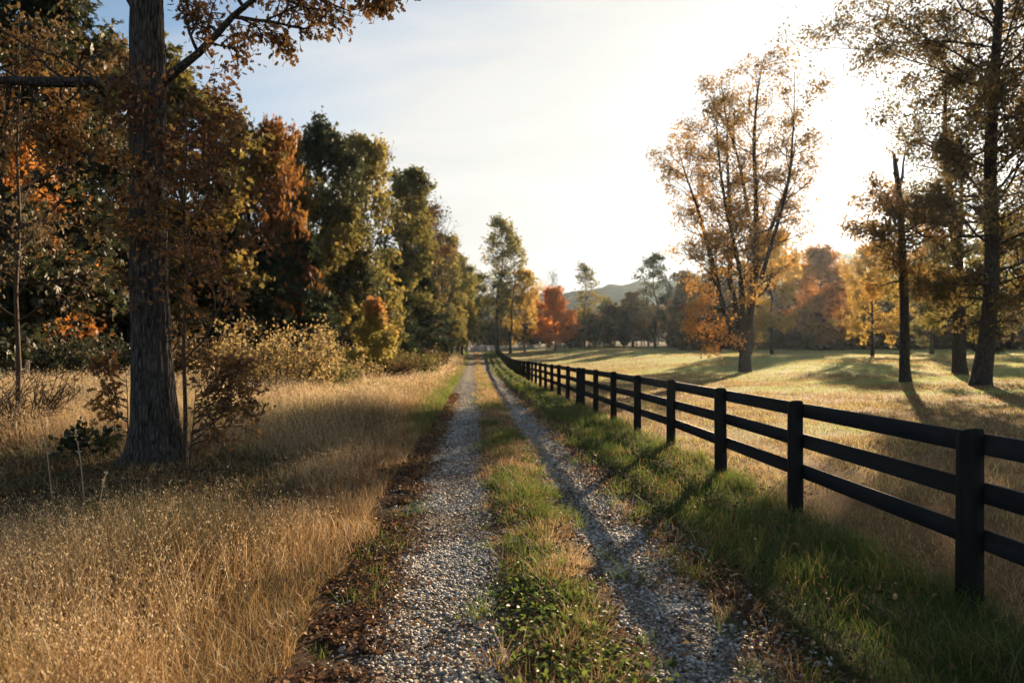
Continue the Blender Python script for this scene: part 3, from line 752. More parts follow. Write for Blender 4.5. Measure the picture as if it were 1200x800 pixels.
# boards: each spans two bays, nailed to the field side of the posts; levels follow the ground smoothly
def fz(y):
    return fz0(y)
def board(y0, y1, lvl, dz0, dz1, off):
    mb = MB()
    p0 = np.array([float(fence_x(y0)), y0, fz(y0)+lvl+dz0]); p1 = np.array([float(fence_x(y1)), y1, fz(y1)+lvl+dz1])
    d = p1-p0; Ln = np.linalg.norm(d); d = d/Ln
    side = np.cross(d, [0, 0, 1]); side /= np.linalg.norm(side); up = np.cross(side, d)
    Mx = np.stack([side, d, up], 1)
    box(mb, (0, 0, 0), (.030, Ln-.006, .152), Mx, bev=.004)
    o = link('rail', mb.mesh('rail'), M['black_rail'], fence)
    o.location = tuple((p0+p1)/2+side*(.088+off)+np.array([0, 0, -.076])-fo)
sel = [y for y in posts_y]
br = sel.index(23.3)
nb = 0
far_mb = MB()
for (ia, ib) in ((0, br-1), (br, len(sel)-1)):
    lv = {}
    for li, lvl in enumerate((1.215, .875, .53)):
        for (k, k2) in spans(ia, ib, li):
            prev, nd = nail(li, k), nail(li, k2)
            if nb < 92 and sel[k] < 92:
                board(sel[k]-(3.0 if sel[k] < 3 else 0), sel[k2], lvl, prev, nd, 0.0); nb += 1
            else:
                y0, y1 = sel[k], sel[k2]
                p0 = np.array([float(fence_x(y0)), y0, fz(y0)+lvl-.076]); p1 = np.array([float(fence_x(y1)), y1, fz(y1)+lvl-.076])
                d = p1-p0; Ln = np.linalg.norm(d); d /= Ln; side = np.cross(d, [0, 0, 1]); side /= np.linalg.norm(side); up = np.cross(side, d)
                box(far_mb, (p0+p1)/2+side*.088-fo, (.03, Ln-.006, .152), np.stack([side, d, up], 1))
if far_mb.n:
    tag(link('far_rails', far_mb.mesh('far_rails'), M['black_rail'], fence), kind='stuff')

# white board fence across the lane's far end
def line_fence(name, label, pts, ph, rails, pw, bh, mat, step=2.4, cap=True):
    base = np.array([pts[0][0], pts[0][1], gz(*pts[0])])
    root = tag(empty(name, tuple(base)), label, 'fence')
    P = [np.array(p, float) for p in pts]
    pp = []
    for a, b in zip(P[:-1], P[1:]):
        n = max(1, round(np.linalg.norm(b-a)/step))
        pp += [a+(b-a)*k/n for k in range(n)]
    pp.append(P[-1])
    pp = [np.array([p[0], p[1], gz(p[0], p[1])]) for p in pp]
    for p in pp[:70]:
        mb = MB(); box(mb, (0, 0, ph/2-.15), (pw, pw, ph+.3), bev=.01)
        if cap: box(mb, (0, 0, ph+.022), (pw+.03, pw+.03, .04), bev=.008)
        link('post', mb.mesh('post'), mat, root).location = tuple(p-base)
    for lvl in rails:
        mb = MB()
        for a, b in zip(pp[:-1], pp[1:]):
            d = b-a; Ln = np.linalg.norm(d); d = d/Ln; side = np.cross(d, [0, 0, 1]); side /= np.linalg.norm(side); up = np.cross(side, d)
            box(mb, (a+b)/2-base+np.array([0, 0, lvl])+side*(pw/2+.018), (.03, Ln-.004, bh), np.stack([side, d, up], 1))
        link('rail', mb.mesh('rail'), mat, root)
    return root
line_fence('white_board_fence', 'white painted board fence closing the far end of the lane', [(-11.3, 167.5), (-4.3, 168.5)], 1.45, (1.30, .97, .64, .31), .14, .29, M['white_vinyl'], 2.3)
line_fence('white_paddock_fence', 'low white rail fence behind the tall trunks right of the lane end', [(-3.6, 174), (2, 178), (14, 180)], 1.25, (1.1, .7, .35), .12, .14, M['white_vinyl'], 2.4)
line_fence('dark_paddock_fence', 'low dark board fence along the far edge of the meadow', [(8, 163), (40, 166), (62, 168)], 1.2, (1.1, .75, .4), .14, .15, M['black_rail'], 2.6)

# ------------------------------------------------------------------ trees
def nrm(v): return v/(np.linalg.norm(v)+1e-9)

class Tree:
    def __init__(s, seed):
        s.r = np.random.default_rng(seed); s.w = MB(); s.A = []; s.AD = []; s.AW = []
    def anchor(s, p, d, wgt=1.0): s.A.append(p); s.AD.append(d); s.AW.append(wgt)
    def branch(s, p, d, Ln, r, lv, cfg):
        """cfg: dict(kids=[..per level..], ratio, ang, up, wob, leaf_lv, minr, curve)"""
        rs = s.r
        n = (7, 6, 4, 3)[min(lv, 3)]
        P = [np.array(p, float)]; d = nrm(np.array(d, float)); Ds = [d]
        up = cfg.get('up', .08)
        for k in range(n):
            d = nrm(d+rs.normal(size=3)*cfg.get('wob', .12)+np.array([0, 0, up if lv else up*.6]))
            P.append(P[-1]+d*Ln/n); Ds.append(d)
        P = np.array(P); R = r*np.linspace(1, cfg.get('taper', .25), n+1)
        if r > cfg.get('minr', .0):
            tube(s.w, P, R, (8, 6, 5, 3)[min(lv, 3)])
        if lv >= cfg['leaf_lv']:
            m = cfg.get('anch', 4)
            for f in rs.uniform(.25, 1, m):
                i = min(int(f*n), n-1); t = f*n-i
                s.anchor(P[i]*(1-t)+P[i+1]*t, Ds[i+1])
            s.anchor(P[-1], Ds[-1])
        kids = cfg['kids']
        if lv < len(kids):
            m = int(round(kids[lv]*(.75+.5*rs.random())))
            for c in range(m):
                f = cfg.get('f0', .25)+(1-cfg.get('f0', .25))*(c+rs.random())/max(m, 1); f = min(f, .98)
                i = min(int(f*n), n-1); t = f*n-i
                q = P[i]*(1-t)+P[i+1]*t; dd = Ds[i+1]
                ax = nrm(np.cross(dd, rs.normal(size=3)))
                a = math.radians(cfg.get('ang', 45)*(.7+.6*rs.random()))
                nd = nrm(dd*math.cos(a)+ax*math.sin(a))
                s.branch(q, nd, Ln*cfg.get('ratio', .5)*(1.15-.55*f)*(.75+.5*rs.random()), r*(1-.7*f)*.62+.004, lv+1, cfg)
    def trunk(s, P, R, k=12, sub=4, rough=.05, flare=0):
        P = np.asarray(P, float); R = np.asarray(R, float)
        t = np.linspace(0, len(P)-1, (len(P)-1)*sub+1); i = np.minimum(t.astype(int), len(P)-2); f = (t-i)[:, None]
        # Catmull-Rom through the points
        Pe = np.concatenate([[2*P[0]-P[1]], P, [2*P[-1]-P[-2]]])
        a, b, c_, d = Pe[i], Pe[i+1], Pe[i+2], Pe[i+3]
        Q = .5*((2*b)+(-a+c_)*f+(2*a-5*b+4*c_-d)*f**2+(-a+3*b-3*c_+d)*f**3)
        Rq = np.interp(t, np.arange(len(P)), R)
        tube(s.w, Q, Rq, k, rough=rough, rs=s.r)
        s.Q, s.Rq = Q, Rq
        return Q, Rq
    def limbs(s, Q, Rq, n, t0, t1, prof, ang0, ang1, cfg, az0=0, bias=None):
        m = len(Q)-1
        for k in range(n):
            h = (k+.2+.6*s.r.random())/n
            t = t0+(t1-t0)*h; i = min(int(t*m), m-1); f = t*m-i
            p = Q[i]*(1-f)+Q[i+1]*f; r = Rq[i]*(1-f)+Rq[i+1]*f
            az = az0+k*2.399+s.r.normal()*.4
            el = math.radians(ang0+(ang1-ang0)*h+s.r.normal()*7)
            Ln = prof(h)*(.75+.45*s.r.random())
            d = np.array([math.cos(az)*math.cos(el), math.sin(az)*math.cos(el), math.sin(el)])
            if bias is not None: Ln *= bias(d)
            s.branch(p, d, Ln, r*.52, 0, cfg)
    def crown(s, n, size, tpl, spread, droop=.3, flat=.2, keep=1.0, clump=1.0, tfn=None, jitter=.35):
        A = np.array(s.A); AD = np.array(s.AD); rs = s.r
        if keep < 1:
            k = rs.random(len(A)) < keep; A, AD = A[k], AD[k]
        w_ = rs.random(len(A))**clump+.05; w_ /= w_.sum()
        i = rs.choice(len(A), n, p=w_)
        P = A[i]+rs.normal(size=(n, 3))*spread*np.array([1, 1, .8])
        D = AD[i]*.6+rs.normal(size=(n, 3))*.8+np.array([0, 0, -droop])
        ct = rs.random(len(A))
        base = .5+.9*(vnoise(P[:, 0]*.55+P[:, 2]*.4, P[:, 1]*.55+P[:, 2]*.3, int(rs.integers(1000)))-.5)
        tint = base*.65+.35*(ct[i]*.5+.5*rs.random(n))+jitter*.3*(rs.random(n)-.5)
        if tfn is not None: tint = tfn(P, tint)
        mb = MB(); leaves(mb, rs, P, D, size*(.65+.7*rs.random(n)), tpl, np.clip(tint, 0, 1), flat)
        return mb

PROTO = {}
def make_proto(key, build):
    wood, leaf, H = build
    PROTO[key] = (wood, leaf, H)

CF = dict(kids=[6, 4], ratio=.46, ang=48, up=.07, wob=.13, leaf_lv=1, minr=.012, anch=3)
def decid(seed, H=18., r=.26, cb=.22, n=26, prof=None, ang=(15, 62), leaves_n=9000, size=.30, spread=.34, kids=(6, 4), minr=.012, lean=.03, clump=1.6, tpl=None, keep=1.0, up=.07, tfn=None):
    T = Tree(seed); rs = T.r
    zs = np.linspace(0, H*.97, 9)
    wob = np.cumsum(rs.normal(size=(9, 2))*H*lean*.35, 0); wob -= wob[0]
    P = np.stack([wob[:, 0], wob[:, 1], zs], -1); R = r*np.interp(zs/H, [0, .03, .1, .5, .97], [1.5, 1.15, 1, .6, .08])
    P[0, 2] = -.3
    Q, Rq = T.trunk(P, R, 9, 3)
    prof = prof or (lambda h: H*.30*(math.sin(PI*(.12+.80*h))**.8))
    cfg = dict(CF); cfg['kids'] = list(kids); cfg['minr'] = minr; cfg['up'] = up
    T.limbs(Q, Rq, n, cb, .97, prof, *ang, cfg, rs.random()*6)
    c = T.crown(leaves_n, size, tpl or tpl_spray(), spread, clump=clump, keep=keep, tfn=tfn)
    return T.w.mesh('trunk', True), c.mesh('crown'), H

def conifer(seed, H, R, n_whorl, size, leaves_n, base=.06, r=.18, column=False):
    T = Tree(seed); rs = T.r
    zs = np.linspace(0, H, 6); P = np.stack([0*zs, 0*zs, zs], -1); P[0, 2] = -.3
    Q, Rq = T.trunk(P, r*np.linspace(1.2, .06, 6), 8, 2)
    for k in range(n_whorl):
        h = (k+rs.random()*.6)/n_whorl; z = H*(base+(1-base)*h)
        if column: L_ = R*(math.sin(PI*min(1, .18+.80*h))**.6)*(.8+.35*rs.random())
        else: L_ = R*((1-h)**.8)*(.7+.5*rs.random())+.15
        for j in range(6 if column else 5):
            az = rs.random()*2*PI; el = math.radians(55 if column else rs.uniform(-8, 18))
            d = np.array([math.cos(az)*math.cos(el), math.sin(az)*math.cos(el), math.sin(el)])
            Ls = L_ if not column else L_*1.2
            p0 = np.array([0, 0, z]); m = 6
            pts = [p0+d*Ls*f*np.array([1, 1, 1-.2*f]) for f in np.linspace(0, 1, m)]
            if not column: tube(T.w, np.array(pts), np.linspace(.035, .008, m), 4)
            for f in rs.uniform(.2, 1, 7): T.anchor(p0+d*Ls*f, d)
    c = T.crown(leaves_n, size, tpl_needle(), .16 if not column else .12, droop=-.05 if column else .15, flat=.5, clump=1)
    return T.w.mesh('trunk', True), c.mesh('crown'), H

make_proto('broad_a', decid(101, cb=.14, leaves_n=9500))
make_proto('broad_b', decid(102, cb=.10, n=30, prof=lambda h: 18*.27*(math.sin(PI*(.15+.78*h))**.7), leaves_n=10000))
make_proto('tall_a', decid(103, 20, .24, .12, 30, lambda h: 20*.22*(math.sin(PI*(.2+.72*h))**.7), (20, 66), 9500, .30, .32))
make_proto('tall_b', decid(104, 20, .24, .18, 28, lambda h: 20*.20*(math.sin(PI*(.12+.8*h))**.6), (15, 60), 8000, .30, .36, clump=2.2))
make_proto('sparse', decid(105, 22, .24, .28, 24, lambda h: 22*.17*(math.sin(PI*(.15+.8*h))**.6), (15, 60), 3400, .32, .38, clump=3.0, keep=.55))
make_proto('thin', decid(106, 20, .16, .34, 20, lambda h: 20*.12*(math.sin(PI*(.1+.82*h))**.6), (10, 58), 1500, .32, .35, clump=3.2, keep=.5))
make_proto('bare', decid(107, 16, .2, .25, 26, lambda h: 16*.26*(math.sin(PI*(.15+.78*h))**.7), (30, 70), 260, .2, .3, kids=(7, 5), minr=0))
make_proto('round', decid(108, 12, .2, .13, 34, lambda h: 12*.36*(math.sin(PI*(.16+.76*h))**.75), (4, 55), 15000, .25, .38, clump=.8))
make_proto('round_b', decid(109, 12, .2, .16, 28, lambda h: 12*.36*(math.sin(PI*(.2+.72*h))**.8), (0, 62), 6500, .26, .3, clump=1.6))
make_proto('pine', conifer(110, 14, 3.4, 30, .42, 9000))
make_proto('pine_b', conifer(111, 14, 3.0, 26, .46, 7500, base=.03))
make_proto('cedar', conifer(112, 6, 1.05, 26, .32, 3800, base=.06, r=.1, column=True))
make_proto('young', decid(113, 5, .06, .06, 26, lambda h: 5*.30*(1-h)**.75+.12, (20, 66), 3600, .17, .15, kids=(5, 2), clump=1, tfn=lambda P, t: .02+.42*t+.42*sstep(3.3, 5.6, P[:, 2]+1.2*(t-.5)+.6*P[:, 0])))

def plant_tree(name, key, px, Y, ytop, leaf, label, cat='tree', group=None, wide=1.0, bark='bark', rz=None, x=None, H=None):
    if x is None: x = (px-600)*Y/F
    z = gz(x, Y)
    if H is None: H = top_h(ytop, Y, z)
    wood, lf, H0 = PROTO[key]
    s = H/H0
    o = empty(name, (x, Y, z), RND.random()*6.28 if rz is None else rz, (s*wide, s*wide, s))
    tag(o, label, cat, group)
    link('trunk', wood, M[bark], o, True); link('crown', lf, M[leaf], o, True)
    return o

GL = 'trees along the edge of the left hand wood'
LEFT = [
 ('maple_tree', 'broad_b', 18, 25, -80, 'shade_leaf', 'dark olive tree at the left picture edge behind the oak', 1.0),  # olive tree, its leaves darkened to imitate the shade on it
 ('maple_tree', 'round_b', 8, 33, 150, 'orange', 'low orange leaved tree in the dark wood edge left of the oak', .9),
 ('oak_tree', 'broad_a', 88, 40, 62, 'brown', 'dark brown leaved tree just left of the oak trunk', 1.0),
 ('oak_tree', 'tall_a', 150, 47, 66, 'oak_green', 'olive tree hidden behind the thick oak trunk', 1.0),
 ('oak_tree', 'tall_b', 222, 46, 76, 'oak_green', 'tall olive brown tree rising right of the oak trunk', 1.15),
 ('maple_tree', 'round_b', 312, 52, 166, 'amber', 'orange topped tree between the olive tree and the grey green one', .5),
 ('oak_tree', 'broad_b', 262, 50, 138, 'oak_green', 'brown olive tree between the tall olive one and the orange topped one', .85),
 ('oak_tree', 'broad_b', 335, 58, 176, 'oak_green', 'brown crowned tree behind the orange topped one', .9),
 ('oak_tree', 'tall_a', 388, 62, 152, 'grey_green', 'tallest dark grey green tree of the left wood edge', .95),
 ('pine_tree', 'pine', 262, 47, 262, 'pine', 'dark green pine behind the golden bush on its left', 1.2),
 ('pine_tree', 'pine_b', 312, 50, 285, 'pine', 'dark green pine right behind the golden bush', 1.25),
 ('pine_tree', 'pine', 352, 53, 258, 'pine', 'dark green pine right of the golden bush', 1.15),
 ('oak_tree', 'broad_a', 428, 70, 175, 'olive', 'olive yellow tree behind the red tipped young tree', .85),
 ('oak_tree', 'broad_b', 400, 60, 250, 'olive', 'lower olive tree in front of the tallest grey green tree', .8),
 ('oak_tree', 'tall_b', 468, 82, 200, 'olive', 'olive gold tree near the right end of the wood skyline', 1.0),
 ('oak_tree', 'tall_a', 488, 90, 232, 'brown', 'russet brown tree beside the bare one', .9),
 ('pine_tree', 'pine_b', 460, 76, 300, 'pine', 'dark pine in the shadowed gap right of the red tipped young tree', 1.3),
 ('pine_tree', 'pine', 492, 86, 296, 'pine', 'dark pine left of the yellow green tree by the lane', 1.3),
 ('bare_tree', 'bare', 504, 100, 236, 'brown', 'leafless grey tree poking above the wood skyline', 1.0),
 ('oak_tree', 'broad_a', 523, 108, 282, 'olive', 'olive tree just right of the leafless tree', .85),
 ('poplar_tree', 'tall_a', 541, 122, 300, 'lime', 'yellow green tree nearest the left of the lane end', 1.0),
 ('poplar_tree', 'broad_b', 528, 116, 335, 'lime', 'low yellow green tree at the foot of the wood by the lane end', .9),
 ('poplar_tree', 'broad_a', 558, 190, 325, 'lime', 'yellow tree standing behind the white lane fence', .8),
 ('poplar_tree', 'broad_b', 592, 205, 335, 'lime', 'yellow green tree far behind the trunks at the lane end', .9),
 ('poplar_tree', 'broad_a', 622, 215, 345, 'olive', 'olive tree far behind the small golden tree at the lane end', 1.1),
 ('poplar_tree', 'sparse', 582, 150, 256, 'lime', 'tall see-through tree with dark trunk above the lane end', 1.0),
 ('poplar_tree', 'thin', 598, 152, 272, 'lime', 'slender tall tree with few leaves right of the see-through one', 1.2),
]
for (nm, key, px, Y, yt, lf, lab, wd) in LEFT:
    plant_tree(nm, key, px, Y, yt, lf, lab, group=GL, wide=wd)
GR = 'trees along the far edge of the meadow'
RIGHT = [
 ('maple_tree', 'round_b', 615, 156, 322, 'yellow', 'small golden tree between the slender trunk and the red maple', .62, 'bark'),
 ('maple_tree', 'round', 650, 152, 344, 'fire', 'bright orange red round maple at the end of the meadow', .95, 'bark'),
 ('bare_tree', 'bare', 645, 180, 318, 'brown', 'leafless tree showing above the orange red maple', .8, 'grey_bark'),
 ('cedar_tree', 'cedar', 669, 157, 372, 'cedar', 'dark cedar touching the right side of the red maple', .9, 'bark'),
 ('poplar_tree', 'thin', 685, 160, 308, 'olive', 'tall wispy tree between two small dark cedars', 1.4, 'bark'),
 ('cedar_tree', 'cedar', 697, 155, 380, 'cedar', 'smallest dark cedar with a bare foot left of the pointed one', .85, 'bark'),
 ('cedar_tree', 'cedar', 731, 160, 367, 'cedar', 'dark pointed cedar standing alone at the meadow end', 1.25, 'bark'),
 ('oak_tree', 'broad_b', 712, 190, 352, 'olive', 'dull olive tree behind the wispy tree and the cedars', 1.2, 'bark'),
 ('oak_tree', 'broad_a', 742, 186, 345, 'brown', 'tawny tree behind the pointed cedar', 1.0, 'bark'),
 ('oak_tree', 'sparse', 768, 172, 300, 'grey_green', 'tall open crowned tree left of the many stemmed tree', 1.35, 'bark'),
 ('oak_tree', 'broad_a', 803, 178, 322, 'brown', 'brown tree behind the left limbs of the many stemmed tree', 1.0, 'bark'),
 ('oak_tree', 'broad_b', 845, 170, 318, 'brown', 'brown tree straight behind the many stemmed trunk', 1.1, 'bark'),
 ('maple_tree', 'round_b', 905, 92, 282, 'yellow', 'golden maple right behind the many stemmed tree', .80, 'bark'),
 ('maple_tree', 'round', 962, 128, 302, 'orange', 'orange maple in the gap left of the broken topped tree', 1.0, 'bark'),
 ('maple_tree', 'round_b', 1022, 84, 294, 'yellow', 'golden maple just left of the broken topped trunk', .78, 'bark'),
 ('maple_tree', 'broad_b', 1092, 96, 285, 'lime', 'yellow green tree between the broken topped trunk and the leaning one', 1.0, 'bark'),
 ('oak_tree', 'broad_a', 1168, 100, 260, 'olive', 'olive tree behind the big dark trunk at the right', 1.0, 'bark'),
 ('oak_tree', 'broad_b', 1235, 95, 240, 'brown', 'brown tree at the right picture edge beyond the meadow', 1.0, 'bark'),
]
for (nm, key, px, Y, yt, lf, lab, wd, bk) in RIGHT:
    plant_tree(nm, key, px, Y, yt, lf, lab, group=GR, wide=wd, bark=bk)

# woods behind the edge trees, one mass each side (nobody could count them)
def woods(name, label, spots, leaf, seed, n_leaf=700, size=.75):
    rs = np.random.default_rng(seed); mb = MB(); mw = MB()
    for (x, Y, H, R) in spots:
        z = gz(x, Y)
        P = np.array([[x, Y, z-.3], [x+rs.normal()*.3, Y+rs.normal()*.3, z+H*.5], [x+rs.normal()*.6, Y+rs.normal()*.6, z+H*.9]])
        tube(mw, P, [.2, .14, .03], 5)
        m = 26
        C = rs.normal(size=(m, 3)); C /= np.linalg.norm(C, axis=1, keepdims=True); C *= (rs.random((m, 1))**.4)
        C = C*np.array([R, R, H*.42])+np.array([x, Y, z+H*.55])
        i = rs.integers(0, m, n_leaf)
        Pt = C[i]+rs.normal(size=(n_leaf, 3))*R*.2
        Pt[:, 2] = np.maximum(Pt[:, 2], z+.4)
        leaves(mb, rs, Pt, rs.normal(size=(n_leaf, 3))+np.array([0, 0, -.3]), size*(.6+.8*rs.random(n_leaf)), tpl_spray(), np.clip(.5*rs.random()+.5*rs.random(n_leaf)*.9, 0, 1), .2)
    me = mb.mesh(name)
    base = tag(link(name, me, leaf), label, 'woods', kind='stuff')
    link('tree_stems', mw.mesh('tree_stems'), M['bark'], base)
    return base
rs = np.random.default_rng(21)
sp_ = []
def fline(Y): return float(np.interp(Y, [20, 24, 45, 60, 90, 130, 170], [-27, -27, -30, -23, -15.5, -8, -6]))
for k in range(150):
    Y = rs.uniform(30, 165); x = fline(Y)-3-rs.random()**1.3*34
    H = rs.uniform(11, 15.5)*np.interp(Y, [30, 60, 165], [.95, 1, 1.25]); sp_.append((x, Y, H, rs.uniform(2.2, 3.4)))
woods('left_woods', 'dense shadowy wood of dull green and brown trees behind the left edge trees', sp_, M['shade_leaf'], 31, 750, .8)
sp_ = []
for k in range(150):
    Y = rs.uniform(172, 235); x = rs.uniform(-24, 190)
    if x < 10 and Y < 192: continue
    px = x/Y*F+600
    H = rs.uniform(.8, 1.1)*float(np.interp(px, [560, 640, 700, 760, 800, 1000, 1400], [9, 10, 10, 13, 16, 21, 24]))
    sp_.append((x, Y, H, rs.uniform(2.4, 3.8)))
for k in range(120):
    px = rs.uniform(800, 1420); Y = rs.uniform(136, 170); x = (px-600)*Y/F
    sp_.append((x, Y, rs.uniform(6, 11)*float(np.interp(px, [800, 1000, 1400], [1, 1.25, 1.5])), rs.uniform(2.2, 3.6)))
for k in range(170):        # low growth along the front of the wood
    px = rs.uniform(790, 1420); Y = rs.uniform(134, 176); x = (px-600)*Y/F
    sp_.append((x, Y, rs.uniform(2.2, 4.5), rs.uniform(1.4, 2.4)))
woods('far_woods', 'brown grey wood closing the far side of the meadow', sp_, M['brown'], 32, 520, .9)

# thicket low along the foot of the left wood
def bush_mesh(seed, R, H, n_stem, n_leaf, size, arch=.5, kids=(4,), tfn=None, tpl=None):
    T = Tree(seed); rs = T.r
    cfg = dict(kids=list(kids), ratio=.45, ang=35, up=-.02, wob=.10, leaf_lv=0, minr=0, anch=6, f0=.3, taper=.3)
    for k in range(n_stem):
        a = rs.random()*2*PI; r0 = R*.55*rs.random()**.5
        p = np.array([math.cos(a)*r0, math.sin(a)*r0*.8, -.05])
        d = np.array([math.cos(a)*arch*rs.random()*1.2, math.sin(a)*arch*rs.random()*1.2, 1])
        T.branch(p, d, H*(.65+.5*rs.random()), .012+.008*rs.random(), 0, cfg)
    c = T.crown(n_leaf, size, tpl or tpl_oval(), R*.05, droop=.1, clump=.8, tfn=tfn)
    return T.w.mesh('stems', True), c.mesh('leaves')
def plant_bush(name, label, cat, x, Y, msh, leaf, group=None, sc=1, rz=0, wood='stem'):
    o = tag(empty(name, (x, Y, gz(x, Y)), rz, sc), label, cat, group)
    link('stems', msh[0], M[wood], o, True); link('foliage', msh[1], M[leaf], o, True)
    return o
GB = bush_mesh(201, 2.3, 2.6, 70, 6500, .11, .75, (5,))
x, Y, z = pos(322, 27); plant_bush('golden_bush', 'wide golden yellow bush in the tall grass right of the oak', 'bush', x, Y, GB, 'bush', sc=(1.0, .9, .98))
LB = bush_mesh(202, 1.7, 1.5, 40, 2600, .12, .8, (4,))
GS = 'low shrubs at the foot of the left wood'
for (px, Y, sx, sz, lf, lab) in ((384, 30, .9, .85, 'olive', 'low olive shrub right of the golden bush'), (412, 37, 1.0, .9, 'bush', 'low tawny shrub at the foot of the red tipped young tree'),
                                 (455, 43, 1.1, 1.0, 'brown', 'low russet shrub just right of the red tipped young tree'), (478, 47, 1.25, 1.15, 'olive', 'widest low shrub in the middle of the shrub row'),
                                 (500, 56, 1.3, 1.2, 'brown', 'low russet shrub farthest along the shrub row'), (352, 34, .9, 1.0, 'brown', 'low brown shrub tucked behind the golden bush')):
    x, Y, z = pos(px, Y); plant_bush('low_shrub', lab, 'shrub', x, Y, LB, lf, GS, (sx, sx, sz), RND.random()*6)
o = plant_tree('young_tree', 'young', 436, 41, 350, 'redtip', 'young cone shaped tree with red tips above yellow green leaves', wide=1.15, bark='stem', rz=0)
# understorey bushes between the wood's feet, left two coloured dark in place of shade
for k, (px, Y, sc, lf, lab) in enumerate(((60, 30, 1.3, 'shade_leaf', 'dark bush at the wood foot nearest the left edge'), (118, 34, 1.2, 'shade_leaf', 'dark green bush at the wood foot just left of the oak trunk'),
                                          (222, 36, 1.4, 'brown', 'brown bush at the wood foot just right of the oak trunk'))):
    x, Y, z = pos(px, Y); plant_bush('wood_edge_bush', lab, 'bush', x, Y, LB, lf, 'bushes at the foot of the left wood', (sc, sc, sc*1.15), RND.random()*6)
BR = bush_mesh(205, .9, 1.1, 46, 420, .05, .9, (5,))
x, Y, z = pos(14, 14.5); plant_bush('bare_brush', 'brown twiggy brush in the grass at the left edge', 'brush', x, Y, BR, 'brown', sc=(1.3, 1.2, 1.25))
WD = bush_mesh(206, .38, .62, 12, 300, .12, .6, (3,))
x, Y, z = pos(108, 11.3); plant_bush('leafy_weed', 'small dark leafy weed left of the oak foot', 'weed', x, Y, WD, 'shade_leaf')
x, Y, z = pos(370, 16.5); plant_bush('leafy_weed', 'small bright green weed alone in the golden grass', 'weed', x, Y, WD, 'lime', sc=(.45, .45, .8))

